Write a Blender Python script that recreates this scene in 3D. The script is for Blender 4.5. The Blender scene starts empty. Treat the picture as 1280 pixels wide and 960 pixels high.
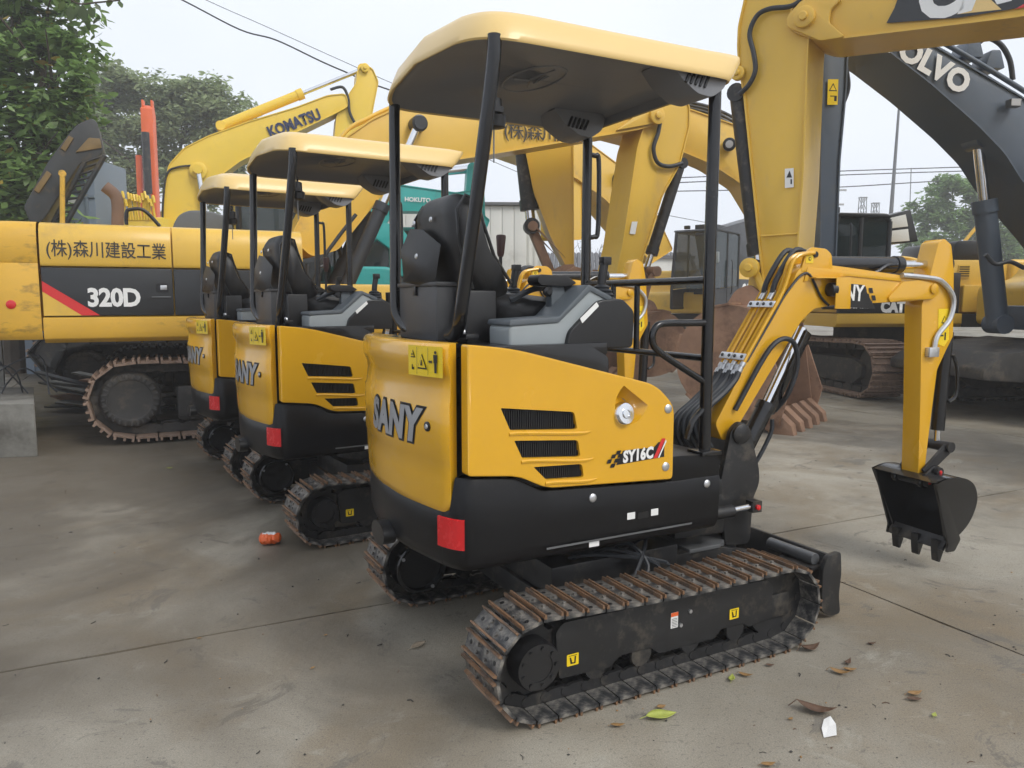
import bpy, bmesh, math, random
from mathutils import Vector, Matrix
SC = bpy.context.scene
COL = SC.collection
R = math.radians

# ---------------------------------------------------------------- camera, sky, sun, exposure
cam = bpy.data.cameras.new('camera'); cam_o = bpy.data.objects.new('camera', cam); COL.objects.link(cam_o)
cam_o.location = (0, 0, 1.40); cam_o.rotation_euler = (R(90 - 6.32), 0, 0)
cam.sensor_width = 36; cam.lens = 948 / 1280 * 36; cam.clip_end = 3000; cam.clip_start = .05
SC.camera = cam_o
SUN_EL, SUN_AZ = 44, -42           # azimuth measured from +X towards +Y
W = bpy.data.worlds.new('World'); SC.world = W; W.use_nodes = True
nt = W.node_tree; nt.nodes.clear()
wo = nt.nodes.new('ShaderNodeOutputWorld'); bg = nt.nodes.new('ShaderNodeBackground')
sky = nt.nodes.new('ShaderNodeTexSky'); sky.sky_type = 'NISHITA'; sky.sun_disc = False
sky.sun_elevation = R(SUN_EL); sky.sun_rotation = R(90 - SUN_AZ); sky.dust_density = 4; sky.air_density = 1.5
tc = nt.nodes.new('ShaderNodeTexCoord'); nz = nt.nodes.new('ShaderNodeTexNoise')
nz.inputs['Scale'].default_value = 1.6; nz.inputs['Detail'].default_value = 4; nz.inputs['Roughness'].default_value = .5
rp = nt.nodes.new('ShaderNodeValToRGB')
rp.color_ramp.elements[0].position = .3; rp.color_ramp.elements[0].color = (.80, .865, .985, 1)
rp.color_ramp.elements[1].position = .72; rp.color_ramp.elements[1].color = (.98, 1.02, 1.09, 1)
sc_ = nt.nodes.new('ShaderNodeVectorMath'); sc_.operation = 'SCALE'; sc_.inputs['Scale'].default_value = 8.6
mx = nt.nodes.new('ShaderNodeMix'); mx.data_type = 'RGBA'; mx.inputs['Factor'].default_value = .93
nt.links.new(tc.outputs['Generated'], nz.inputs['Vector']); nt.links.new(nz.outputs['Fac'], rp.inputs['Fac'])
nt.links.new(rp.outputs['Color'], sc_.inputs[0]); nt.links.new(sky.outputs['Color'], mx.inputs['A'])
nt.links.new(sc_.outputs[0], mx.inputs['B']); nt.links.new(mx.outputs['Result'], bg.inputs['Color'])
bg.inputs['Strength'].default_value = .10; nt.links.new(bg.outputs[0], wo.inputs['Surface'])
sun = bpy.data.lights.new('sun', 'SUN'); sun.energy = 1.5; sun.angle = R(22); sun.color = (1, .965, .91)
sun_o = bpy.data.objects.new('sun', sun); COL.objects.link(sun_o)
sd = Vector((math.cos(R(SUN_EL)) * math.cos(R(SUN_AZ)), math.cos(R(SUN_EL)) * math.sin(R(SUN_AZ)), math.sin(R(SUN_EL))))
sun_o.rotation_euler = sd.to_track_quat('Z', 'Y').to_euler(); sun_o.location = sd * 40
vs = SC.view_settings; vs.view_transform = 'Standard'; vs.look = 'None'; vs.exposure = 0.34; vs.gamma = 1
vs.use_curve_mapping = False
SC.cycles.use_denoising = True; SC.cycles.adaptive_threshold = .03; SC.cycles.max_bounces = 6; SC.cycles.diffuse_bounces = 3; SC.cycles.glossy_bounces = 3
SC.cycles.volume_bounces = 1; SC.cycles.transparent_max_bounces = 8

# ---------------------------------------------------------------- materials
def rgb(h):
    c = [int(h[i:i + 2], 16) / 255 for i in (0, 2, 4)]
    return tuple(x / 12.92 if x < .04 else ((x + .055) / 1.055) ** 2.4 for x in c)
MATS = {}
def mat(name, col, rough=.5, metal=0., coat=0., var=.12, scale=4., bump=0., bscale=60., dirt=None, damt=.4, dscale=3., spec=.5, stretch=None, rvar=.12):
    """Principled material: base colour broken up by noise, optional worn or dusty patches with a shape of their own."""
    m = bpy.data.materials.new(name); m.use_nodes = True; n = m.node_tree.nodes; l = m.node_tree.links
    b = n['Principled BSDF']; MATS[name] = m
    b.inputs['Metallic'].default_value = metal; b.inputs['Coat Weight'].default_value = coat; b.inputs['Coat Roughness'].default_value = .08
    b.inputs['Specular IOR Level'].default_value = spec
    t = n.new('ShaderNodeTexCoord'); vec = t.outputs['Object']
    if stretch:
        mp = n.new('ShaderNodeMapping'); mp.inputs['Scale'].default_value = stretch; l.new(vec, mp.inputs['Vector']); vec = mp.outputs['Vector']
    z = n.new('ShaderNodeTexNoise'); z.inputs['Scale'].default_value = scale; z.inputs['Detail'].default_value = 3; z.inputs['Roughness'].default_value = .6
    l.new(vec, z.inputs['Vector'])
    r = n.new('ShaderNodeValToRGB'); c = col
    r.color_ramp.elements[0].position = .25; r.color_ramp.elements[1].position = .75
    r.color_ramp.elements[0].color = tuple(x * (1 - var) for x in c) + (1,); r.color_ramp.elements[1].color = tuple(min(1, x * (1 + var)) for x in c) + (1,)
    l.new(z.outputs['Fac'], r.inputs['Fac']); out = r.outputs['Color']
    if dirt:
        z2 = n.new('ShaderNodeTexNoise'); z2.inputs['Scale'].default_value = dscale; z2.inputs['Detail'].default_value = 5; z2.inputs['Roughness'].default_value = .7
        l.new(vec, z2.inputs['Vector'])
        r2 = n.new('ShaderNodeValToRGB'); lo = .62 - .35 * damt
        r2.color_ramp.elements[0].position = lo; r2.color_ramp.elements[1].position = lo + .22
        l.new(z2.outputs['Fac'], r2.inputs['Fac'])
        mm = n.new('ShaderNodeMix'); mm.data_type = 'RGBA'; mm.inputs['B'].default_value = tuple(dirt) + (1,)
        l.new(r2.outputs['Color'], mm.inputs['Factor']); l.new(out, mm.inputs['A']); out = mm.outputs['Result']
    l.new(out, b.inputs['Base Color'])
    mr = n.new('ShaderNodeMapRange'); mr.inputs['To Min'].default_value = max(.03, rough - rvar); mr.inputs['To Max'].default_value = min(1, rough + rvar)
    l.new(z.outputs['Fac'], mr.inputs['Value']); l.new(mr.outputs['Result'], b.inputs['Roughness'])
    if bump:
        z3 = n.new('ShaderNodeTexNoise'); z3.inputs['Scale'].default_value = bscale; z3.inputs['Detail'].default_value = 2; l.new(vec, z3.inputs['Vector'])
        bp = n.new('ShaderNodeBump'); bp.inputs['Strength'].default_value = bump; bp.inputs['Distance'].default_value = .01
        l.new(z3.outputs['Fac'], bp.inputs['Height']); l.new(bp.outputs['Normal'], b.inputs['Normal'])
    return m
YEL = mat('yellow_paint_new', (.70, .372, .016), .26, coat=.45, var=.05, scale=3.5, rvar=.05)
YCAN = mat('canopy_yellow', (.77, .545, .21), .40, coat=.2, var=.03, scale=2)
YOLD = mat('yellow_paint_worn', (.72, .45, .065), .42, coat=.1, var=.09, scale=1.3, dirt=(.46, .29, .09), damt=.16, dscale=2.2)
YSTK = mat('yellow_paint_stick', (.73, .46, .055), .40, coat=.1, var=.08, scale=1.2, dirt=(.52, .33, .09), damt=.2, dscale=1.6, stretch=(1, 1, .4))
YKOM = mat('lemon_yellow_paint', (.80, .55, .06), .42, coat=.1, var=.06, scale=1.2, dirt=(.55, .38, .08), damt=.1)
YDIRT = mat('yellow_paint_muddy', (.66, .38, .04), .5, var=.1, scale=1.5, dirt=(.08, .06, .035), damt=.17, dscale=3.0, stretch=(1, 1, 2.2))
BLK = mat('black_plastic', (.012, .012, .013), .38, var=.15, scale=3)
BLKG = mat('black_gloss_paint', (.008, .008, .009), .25, coat=.25, var=.1, scale=3, rvar=.06)
SKIRT = mat('black_textured_cover', (.007, .007, .008), .34, spec=.28, var=.12, scale=3, rvar=.06)
UNDER = mat('canopy_liner', (.21, .215, .23), .45, var=.1, scale=2)
DARK = mat('dark_steel', (.022, .022, .023), .42, metal=.2, var=.2, scale=6, dirt=(.11, .095, .075), damt=.26, dscale=7)
TRK = mat('track_steel', (.055, .056, .058), .45, metal=.35, var=.35, scale=18, dirt=(.27, .25, .22), damt=.55, dscale=16, bump=.15, bscale=120)
RUSTY = mat('worn_grouser', (.29, .165, .090), .5, metal=.3, var=.4, scale=14, dirt=(.075, .062, .052), damt=.52, dscale=9, bump=.1, bscale=150)
RUST = mat('rusty_steel', (.30, .175, .110), .72, var=.35, scale=2.5, dirt=(.15, .082, .052), damt=.42, dscale=4, bump=.2, bscale=35)
RUSTL = mat('rusty_track_pad', (.27, .185, .135), .7, var=.3, scale=5, dirt=(.09, .06, .045), damt=.35, dscale=6, bump=.15)
MUDTRK = mat('muddy_track_steel', (.040, .038, .036), .7, var=.35, scale=6, dirt=(.12, .10, .075), damt=.3, dscale=5, bump=.2, bscale=30)
GREYM = mat('grey_steel', (.16, .165, .17), .45, metal=.5, var=.15, scale=6)
CHROME = mat('chrome', (.75, .76, .78), .16, metal=1, var=.04)
ZINC = mat('zinc_fitting', (.62, .63, .65), .35, metal=.85, var=.1, scale=30)
RUBBER = mat('rubber_hose', (.022, .025, .030), .5, var=.15, scale=20)
SEAT = mat('vinyl_seat', (.016, .016, .017), .46, var=.15, scale=5, bump=.1, bscale=200)
CONS = mat('grey_console', (.29, .32, .33), .45, var=.05, scale=4)
CONSD = mat('slate_console', (.09, .105, .118), .45, var=.05, scale=4)
RED = mat('red_reflector', (.60, .016, .018), .25, coat=.3, var=.1, scale=40)
REDP = mat('red_decal', (.62, .03, .03), .35, var=.04)
WHITE = mat('white_decal', (.78, .78, .76), .4, var=.05)
SILV = mat('silver_letter', (.42, .43, .45), .3, metal=.4, var=.12, scale=8)
DYEL = mat('warning_yellow', (.85, .60, .01), .35, coat=.2, var=.03)
DBLK = mat('black_print', (.010, .010, .011), .35, var=.05)
STRIPE = mat('dark_grey_stripe', (.024, .026, .029), .38, var=.12, scale=2)
BRUSH = mat('brush_lettering', (.035, .030, .024), .6, var=.2, scale=10)
ORANGE = mat('orange_paint', (.75, .13, .03), .45, var=.1, scale=2)
TEAL = mat('teal_paint', (.035, .36, .33), .42, coat=.1, var=.08, scale=1.5, dirt=(.03, .22, .20), damt=.15)
VOL = mat('slate_blue_paint', (.078, .102, .135), .38, coat=.15, var=.08, scale=1.5, dirt=(.10, .11, .12), damt=.15)
BLUEG = mat('blue_grey_sheet', (.17, .21, .26), .5, var=.08, scale=1.2)
CREAM = mat('cream_sheet', (.62, .62, .58), .6, var=.06, scale=.8, dirt=(.45, .44, .40), damt=.15, dscale=1)
ROOFM = mat('grey_roof_sheet', (.12, .12, .125), .75, var=.15, scale=2)
MAUVE = mat('mauve_frame', (.28, .12, .15), .5, var=.1)
CONCB = mat('kerb_concrete', (.19, .185, .165), .88, var=.2, scale=2.5, dirt=(.085, .08, .068), damt=.5, dscale=2, bump=.25, bscale=40)
JOINT = mat('joint_dirt', (.045, .042, .038), .95, var=.2, scale=8)
BARK = mat('bark', (.07, .055, .042), .9, var=.3, scale=8, bump=.4, bscale=25)
POLE = mat('pole_concrete', (.42, .42, .42), .8, var=.1)
def glass(name, col, rough=.08):
    m = bpy.data.materials.new(name); m.use_nodes = True; b = m.node_tree.nodes['Principled BSDF']
    b.inputs['Base Color'].default_value = tuple(col) + (1,); b.inputs['Roughness'].default_value = rough
    b.inputs['Alpha'].default_value = .60; b.inputs['Specular IOR Level'].default_value = .7
    return m
GLASS = glass('cab_glass', (.02, .034, .035)); LAMP = glass('lamp_glass', (.5, .5, .5)); LAMP.node_tree.nodes['Principled BSDF'].inputs['Alpha'].default_value = .9
def leafmat(name, col, var=.35, trans=.35, rough=.42):
    m = bpy.data.materials.new(name); m.use_nodes = True; n = m.node_tree.nodes; l = m.node_tree.links
    b = n['Principled BSDF']; o = n['Material Output']
    t = n.new('ShaderNodeTexCoord'); z = n.new('ShaderNodeTexNoise'); z.inputs['Scale'].default_value = 1.4; z.inputs['Detail'].default_value = 3
    wn = n.new('ShaderNodeTexWhiteNoise'); wn.noise_dimensions = '1D'; l.new(t.outputs['Object'], z.inputs['Vector'])
    g = n.new('ShaderNodeNewGeometry'); l.new(g.outputs['Random Per Island'], wn.inputs['W'])
    ad = n.new('ShaderNodeMath'); ad.operation = 'ADD'; ml = n.new('ShaderNodeMath'); ml.operation = 'MULTIPLY'; ml.inputs[1].default_value = .5
    l.new(z.outputs['Fac'], ad.inputs[0]); l.new(wn.outputs['Value'], ml.inputs[0]); l.new(ml.outputs[0], ad.inputs[1])
    r = n.new('ShaderNodeValToRGB'); r.color_ramp.elements[0].position = .45; r.color_ramp.elements[1].position = 1.0
    r.color_ramp.elements[0].color = tuple(x * (1 - var) for x in col) + (1,); r.color_ramp.elements[1].color = tuple(x * (1 + var * 1.6) for x in col) + (1,)
    l.new(ad.outputs[0], r.inputs['Fac']); l.new(r.outputs['Color'], b.inputs['Base Color']); b.inputs['Roughness'].default_value = rough
    tr = n.new('ShaderNodeBsdfTranslucent'); l.new(r.outputs['Color'], tr.inputs['Color'])
    ms = n.new('ShaderNodeMixShader'); ms.inputs[0].default_value = trans; l.new(b.outputs[0], ms.inputs[1]); l.new(tr.outputs[0], ms.inputs[2]); l.new(ms.outputs[0], o.inputs['Surface'])
    return m
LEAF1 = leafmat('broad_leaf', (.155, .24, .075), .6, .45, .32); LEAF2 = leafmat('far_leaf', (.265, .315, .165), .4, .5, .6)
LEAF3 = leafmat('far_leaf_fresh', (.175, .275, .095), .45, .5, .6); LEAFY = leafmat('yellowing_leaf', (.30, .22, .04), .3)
LDRY = mat('dry_leaf', (.30, .17, .06), .6, var=.35, scale=30); LGRN = mat('fallen_green_leaf', (.36, .40, .08), .5, var=.25, scale=25); LBRN = mat('brown_leaf', (.11, .06, .035), .65, var=.3, scale=30)

# ---------------------------------------------------------------- helpers
def tag(o, label=None, cat=None, group=None, kind=None):
    if label: o['label'] = label
    if cat: o['category'] = cat
    if group: o['group'] = group
    if kind: o['kind'] = kind
    return o
def empty(name, loc=(0, 0, 0), rz=0., parent=None):
    o = bpy.data.objects.new(name, None); COL.objects.link(o); o.location = loc; o.rotation_euler = (0, 0, rz); o.parent = parent
    o.empty_display_size = .1
    return o
def link(name, me, parent=None, loc=(0, 0, 0), rot=(0, 0, 0)):
    o = bpy.data.objects.new(name, me); COL.objects.link(o); o.parent = parent; o.location = loc; o.rotation_euler = rot
    return o
def copy_tree(o, parent=None):
    c = o.copy(); COL.objects.link(c); c.parent = parent
    for ch in list(o.children): copy_tree(ch, c)
    return c
def V(*a): return Vector(a)
class MB:
    def __init__(s): s.v = []; s.f = []; s.mi = []
    def add(s, vs, fs, m=0):
        k = len(s.v); s.v += [tuple(p) for p in vs]; s.f += [tuple(i + k for i in f) for f in fs]; s.mi += [m] * len(fs); return s
    def box(s, c, d, m=0, M=None):
        p = []
        for x in (-.5, .5):
            for y in (-.5, .5):
                for z in (-.5, .5):
                    q = Vector((x * d[0], y * d[1], z * d[2])); q = (M @ q) if M else q; p.append(q + Vector(c))
        return s.add(p, [(0, 1, 3, 2), (4, 6, 7, 5), (0, 4, 5, 1), (2, 3, 7, 6), (0, 2, 6, 4), (1, 5, 7, 3)], m)
    def prism(s, pts, a, b, m=0, ax='y'):
        """2-D outline extruded along an axis: ax y takes (x,z), ax z takes (x,y), ax x takes (y,z)."""
        def P(p, t): return {'y': (p[0], t, p[1]), 'z': (p[0], p[1], t), 'x': (t, p[0], p[1])}[ax]
        n = len(pts); v = [P(p, a) for p in pts] + [P(p, b) for p in pts]
        f = [tuple(range(n)), tuple(range(2 * n - 1, n - 1, -1))] + [(i, i + n, (i + 1) % n + n, (i + 1) % n) for i in range(n)]
        return s.add(v, f, m)
    def tube(s, pts, r, n=8, m=0, closed=False, r2=None):
        P = [Vector(p) for p in pts]; k = len(P); rings = []; up = None
        for i in range(k):
            a = P[(i - 1) % k] if (closed or i) else P[i]; b = P[(i + 1) % k] if (closed or i < k - 1) else P[i]
            t = (b - a).normalized()
            if up is None:
                up = t.orthogonal().normalized()
            else:
                up = (up - t * up.dot(t)); up = up.normalized() if up.length > 1e-5 else t.orthogonal().normalized()
            w = t.cross(up); rr = r if r2 is None else r + (r2 - r) * i / max(1, k - 1)
            rings.append([P[i] + (up * math.cos(2 * math.pi * j / n) + w * math.sin(2 * math.pi * j / n)) * rr for j in range(n)])
        v = [q for g in rings for q in g]; f = []
        for i in range(k if closed else k - 1):
            for j in range(n):
                a, b = i * n + j, i * n + (j + 1) % n; c, d = ((i + 1) % k) * n + (j + 1) % n, ((i + 1) % k) * n + j
                f.append((a, b, c, d))
        if not closed: f += [tuple(range(n - 1, -1, -1)), tuple(range((k - 1) * n, k * n))]
        return s.add(v, f, m)
    def cyl(s, a, b, r, r2=None, n=16, m=0): return s.tube([a, b], r, n, m, r2=r2)
    def lathe(s, prof, o, ax, n=24, m=0):
        """profile of (radius, along) turned round axis ax through o"""
        ax = Vector(ax).normalized(); u = ax.orthogonal().normalized(); w = ax.cross(u); o = Vector(o); v = []; f = []
        for r, t in prof:
            for j in range(n): v.append(o + ax * t + (u * math.cos(2 * math.pi * j / n) + w * math.sin(2 * math.pi * j / n)) * r)
        k = len(prof)
        for i in range(k - 1):
            for j in range(n): f.append((i * n + j, i * n + (j + 1) % n, (i + 1) * n + (j + 1) % n, (i + 1) * n + j))
        f += [tuple(range(n - 1, -1, -1)), tuple(range((k - 1) * n, k * n))]
        return s.add(v, f, m)
    def grid(s, rows, m=0, closed=False):
        nr, nc = len(rows), len(rows[0]); v = [p for r in rows for p in r]; f = []
        for i in range(nr - 1):
            for j in range(nc if closed else nc - 1):
                f.append((i * nc + j, i * nc + (j + 1) % nc, (i + 1) * nc + (j + 1) % nc, (i + 1) * nc + j))
        return s.add(v, f, m)
    def mesh(s, name, mats, bevel=0, seg=2, smooth=38, tri=False):
        me = bpy.data.meshes.new(name); me.from_pydata(s.v, [], s.f); me.polygons.foreach_set('material_index', s.mi)
        for m in (mats if isinstance(mats, (list, tuple)) else [mats]): me.materials.append(m)
        bm = bmesh.new(); bm.from_mesh(me); bmesh.ops.recalc_face_normals(bm, faces=bm.faces[:])
        if bevel:
            ed = [e for e in bm.edges if e.is_manifold and e.calc_face_angle(0) > R(30)]
            bmesh.ops.bevel(bm, geom=ed, offset=bevel, segments=seg, profile=.6, affect='EDGES', clamp_overlap=True)
        bm.to_mesh(me); bm.free()
        if smooth: me.shade_smooth(); me.set_sharp_from_angle(angle=R(smooth))
        return me
    def build(s, name, mats, parent=None, bevel=0, seg=2, smooth=38, loc=(0, 0, 0), rot=(0, 0, 0)):
        return link(name, s.mesh(name, mats, bevel, seg, smooth), parent, loc, rot)
def cut(o, cutters, bevel=0):
    """subtract cutter meshes from a mesh object, then keep the result as plain mesh data"""
    tmp = []
    for c in cutters:
        co = bpy.data.objects.new('cutter', c); COL.objects.link(co); tmp.append(co)
        md = o.modifiers.new('b', 'BOOLEAN'); md.object = co; md.operation = 'DIFFERENCE'; md.solver = 'EXACT'
        if o.parent: co.parent = o.parent; co.location = o.location; co.rotation_euler = o.rotation_euler
    if bevel:
        bv = o.modifiers.new('v', 'BEVEL'); bv.width = bevel; bv.segments = 2; bv.limit_method = 'ANGLE'; bv.angle_limit = R(35)
        wn = o.modifiers.new('w', 'WEIGHTED_NORMAL'); wn.weight = 100; wn.keep_sharp = False
    dg = bpy.context.evaluated_depsgraph_get(); dg.update()
    me = bpy.data.meshes.new_from_object(o.evaluated_get(dg)); o.modifiers.clear(); old = o.data; o.data = me
    for c in tmp: bpy.data.objects.remove(c)
    if not bevel: me.shade_smooth(); me.set_sharp_from_angle(angle=R(38))
    return o
def smooth_path(pts, n=6, closed=False):
    P = [Vector(p) for p in pts]; out = []; k = len(P)
    for i in range(k if closed else k - 1):
        p0 = P[(i - 1) % k] if (closed or i) else P[0]; p1 = P[i]; p2 = P[(i + 1) % k]; p3 = P[(i + 2) % k] if (closed or i < k - 2) else P[-1]
        for j in range(n):
            t = j / n; out.append(.5 * ((2 * p1) + (p2 - p0) * t + (2 * p0 - 5 * p1 + 4 * p2 - p3) * t * t + (3 * p1 - p0 - 3 * p2 + p3) * t ** 3))
    if not closed: out.append(P[-1])
    return out
def round_poly(pts, r, n=4):
    """round the corners of a 2-D polygon; r one radius or one per corner"""
    out = []; k = len(pts)
    for i in range(k):
        p = Vector(pts[i]); a = Vector(pts[i - 1]); b = Vector(pts[(i + 1) % k]); rr = r[i] if isinstance(r, (list, tuple)) else r
        d1 = (a - p); d2 = (b - p); rr = min(rr, d1.length * .45, d2.length * .45)
        if rr < 1e-4: out.append(tuple(p)); continue
        s_ = p + d1.normalized() * rr; e = p + d2.normalized() * rr
        for j in range(n + 1):
            t = j / n; out.append(tuple((1 - t) ** 2 * s_ + 2 * t * (1 - t) * p + t * t * e))
    return out
def text_mesh(body, size=1., bold=0., shear=0., extrude=0., width=1., spacing=1., align='CENTER'):
    cu = bpy.data.curves.new('lettering', 'FONT'); cu.body = body; cu.size = size; cu.offset = bold; cu.shear = shear; cu.extrude = extrude
    cu.align_x = align; cu.align_y = 'CENTER'; cu.space_character = spacing; cu.resolution_u = 3; cu.fill_mode = 'FRONT' if extrude == 0 else 'BOTH'
    o = bpy.data.objects.new('lettering', cu); COL.objects.link(o)
    dg = bpy.context.evaluated_depsgraph_get(); me = bpy.data.meshes.new_from_object(o.evaluated_get(dg)); bpy.data.objects.remove(o)
    me.materials.clear()
    for v in me.vertices: v.co.x *= width
    return me
def lettering(name, body, size, material, parent, o, xdir, zdir=(0, 0, 1), **k):
    """flat lettering lying on a surface at o, reading along xdir, upright along zdir"""
    me = text_mesh(body, size, **k); me.materials.append(material)
    x = Vector(xdir).normalized(); z = Vector(zdir); z = (z - x * z.dot(x)).normalized(); n = x.cross(z)
    M = Matrix((x, z, n)).transposed().to_4x4(); M.translation = Vector(o); me.transform(M)
    return link(name, me, parent)
def decal(name, polys, mats, parent, fn):
    """flat print: list of (2-D polygon, material index, layer) mapped on to a surface by fn(u, v, height)"""
    b = MB()
    for p, mi, lay in polys:
        b.add([fn(u, v, .0012 * (lay + 1)) for u, v in p], [tuple(range(len(p)))], mi)
    return b.build(name, mats, parent, smooth=0)
def circ(cx, cy, r, n=16, r2=None): return [(cx + r * math.cos(2 * math.pi * i / n), cy + (r2 or r) * math.sin(2 * math.pi * i / n)) for i in range(n)]


# ---------------------------------------------------------------- ground: concrete yard in slabs
def concrete():
    m = bpy.data.materials.new('yard_concrete'); m.use_nodes = True; n = m.node_tree.nodes; l = m.node_tree.links; b = n['Principled BSDF']
    t = n.new('ShaderNodeNewGeometry'); P = t.outputs['Position']
    def noise(scale, det=6, ro=.6, dist=0., vec=P, st=None):
        if st:
            mp = n.new('ShaderNodeMapping'); mp.inputs['Scale'].default_value = st[0]; mp.inputs['Rotation'].default_value = (0, 0, st[1]); l.new(vec, mp.inputs['Vector']); vec = mp.outputs['Vector']
        z = n.new('ShaderNodeTexNoise'); z.inputs['Scale'].default_value = scale; z.inputs['Detail'].default_value = det; z.inputs['Roughness'].default_value = ro; z.inputs['Distortion'].default_value = dist
        l.new(vec, z.inputs['Vector']); return z.outputs['Fac']
    def ramp(f, a, c0, d, c1):
        r = n.new('ShaderNodeValToRGB'); e = r.color_ramp.elements; e[0].position = a; e[1].position = d
        e[0].color = (c0 if isinstance(c0, tuple) else (c0,) * 3) + (1,); e[1].color = (c1 if isinstance(c1, tuple) else (c1,) * 3) + (1,); l.new(f, r.inputs['Fac']); return r.outputs['Color']
    def mix(f, a, c, mode='MIX'):
        x = n.new('ShaderNodeMix'); x.data_type = 'RGBA'; x.blend_type = mode
        if isinstance(f, float): x.inputs['Factor'].default_value = f
        else: l.new(f, x.inputs['Factor'])
        for k, s in (('A', a), ('B', c)):
            if isinstance(s, tuple): x.inputs[k].default_value = s + (1,)
            else: l.new(s, x.inputs[k])
        return x.outputs['Result']
    base = ramp(noise(.55, 5, .62, .4), .36, (.195, .172, .134), .64, (.365, .336, .275))
    base = mix(ramp(noise(.9, 4, .6, .8), .47, 0., .66, .75), base, (.200, .155, .098))                  # brown water marks
    base = mix(ramp(noise(.40, 5, .65, 1.4), .52, 0., .62, .62), base, (.130, .117, .096))                # oil and damp patches
    base = mix(ramp(noise(2.6, 4, .7, 1.5), .58, 0., .70, .55), base, (.36, .345, .29))                  # pale dried cement
    base = mix(ramp(noise(1.7, 5, .75, 2.5), .585, 0., .63, .6), base, (.125, .115, .10))                # small dark blots
    base = mix(ramp(noise(5., 4, .7, .3, st=((1, 7, 1), .5)), .63, 0., .74, .35), base, (.42, .40, .34))   # scrapes
    base = mix(ramp(noise(9., 3, .7, .5, st=((1.2, 9, 1), -.6)), .64, 0., .72, .45), base, (.11, .10, .09))
    base = mix(ramp(noise(70, 3, .65), .58, 0., .68, .6), base, (.11, .10, .09))                         # pitting
    base = mix(.55, base, ramp(noise(190, 2), .3, .30, .7, .70), 'OVERLAY')                              # fine aggregate
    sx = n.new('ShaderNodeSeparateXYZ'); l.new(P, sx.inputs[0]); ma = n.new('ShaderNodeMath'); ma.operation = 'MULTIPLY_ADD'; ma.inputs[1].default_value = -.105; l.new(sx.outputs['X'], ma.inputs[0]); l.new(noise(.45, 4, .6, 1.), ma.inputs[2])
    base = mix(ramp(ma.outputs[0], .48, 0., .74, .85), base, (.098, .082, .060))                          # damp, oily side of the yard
    vo = n.new('ShaderNodeTexVoronoi'); vo.feature = 'DISTANCE_TO_EDGE'; vo.inputs['Scale'].default_value = .8
    wv = n.new('ShaderNodeVectorMath'); wv.operation = 'ADD'; nn = n.new('ShaderNodeTexNoise'); nn.inputs['Scale'].default_value = 5; nn.inputs['Detail'].default_value = 5
    l.new(P, nn.inputs['Vector']); sc = n.new('ShaderNodeVectorMath'); sc.operation = 'SCALE'; sc.inputs['Scale'].default_value = .35; l.new(nn.outputs['Color'], sc.inputs[0]); l.new(P, wv.inputs[0]); l.new(sc.outputs[0], wv.inputs[1]); l.new(wv.outputs[0], vo.inputs['Vector'])
    crack = ramp(vo.outputs['Distance'], .0, 1., .006, 0.); cm = ramp(noise(.5, 2), .60, 0., .66, .8)
    base = mix(mix(1.0, crack, cm, 'MULTIPLY'), base, (.05, .047, .042))
    l.new(base, b.inputs['Base Color'])
    rr = n.new('ShaderNodeMapRange'); rr.inputs['From Min'].default_value = .35; rr.inputs['From Max'].default_value = .62; rr.inputs['To Min'].default_value = .85; rr.inputs['To Max'].default_value = .36; l.new(noise(.34, 4, .6, 1.2), rr.inputs['Value']); l.new(rr.outputs['Result'], b.inputs['Roughness'])
    b.inputs['Specular IOR Level'].default_value = .35
    bp = n.new('ShaderNodeBump'); bp.inputs['Strength'].default_value = .25; bp.inputs['Distance'].default_value = .006; l.new(noise(38, 4, .72), bp.inputs['Height']); l.new(bp.outputs['Normal'], b.inputs['Normal'])
    return m
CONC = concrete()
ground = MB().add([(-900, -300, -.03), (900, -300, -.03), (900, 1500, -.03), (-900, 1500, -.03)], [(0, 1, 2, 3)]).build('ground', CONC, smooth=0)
tag(ground, kind='structure')
rnd = random.Random(5)
ca, sa = math.cos(R(26)), math.sin(R(26))
def slab(u0, u1, v0, v1):
    g = .005; per = []
    def edge(a, c, n=26):
        for i in range(n): t = i / n; per.append((a[0] + (c[0] - a[0]) * t, a[1] + (c[1] - a[1]) * t))
    u0 += g; u1 -= g; v0 += g; v1 -= g
    edge((u0, v0), (u1, v0)); edge((u1, v0), (u1, v1)); edge((u1, v1), (u0, v1)); edge((u0, v1), (u0, v0))
    cu, cv = (u0 + u1) / 2, (v0 + v1) / 2; pts = []
    for u, v in per:
        k = 1 - rnd.random() ** 3 * .0035; u = cu + (u - cu) * k; v = cv + (v - cv) * k; pts.append((u * ca - v * sa, u * sa + v * ca))
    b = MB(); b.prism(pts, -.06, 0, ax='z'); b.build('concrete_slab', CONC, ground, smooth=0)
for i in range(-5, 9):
    for j in range(-2, 8): slab(3.08 + 5 * i, 8.08 + 5 * i, 3.30 + 5.5 * j, 8.80 + 5.5 * j)


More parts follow.
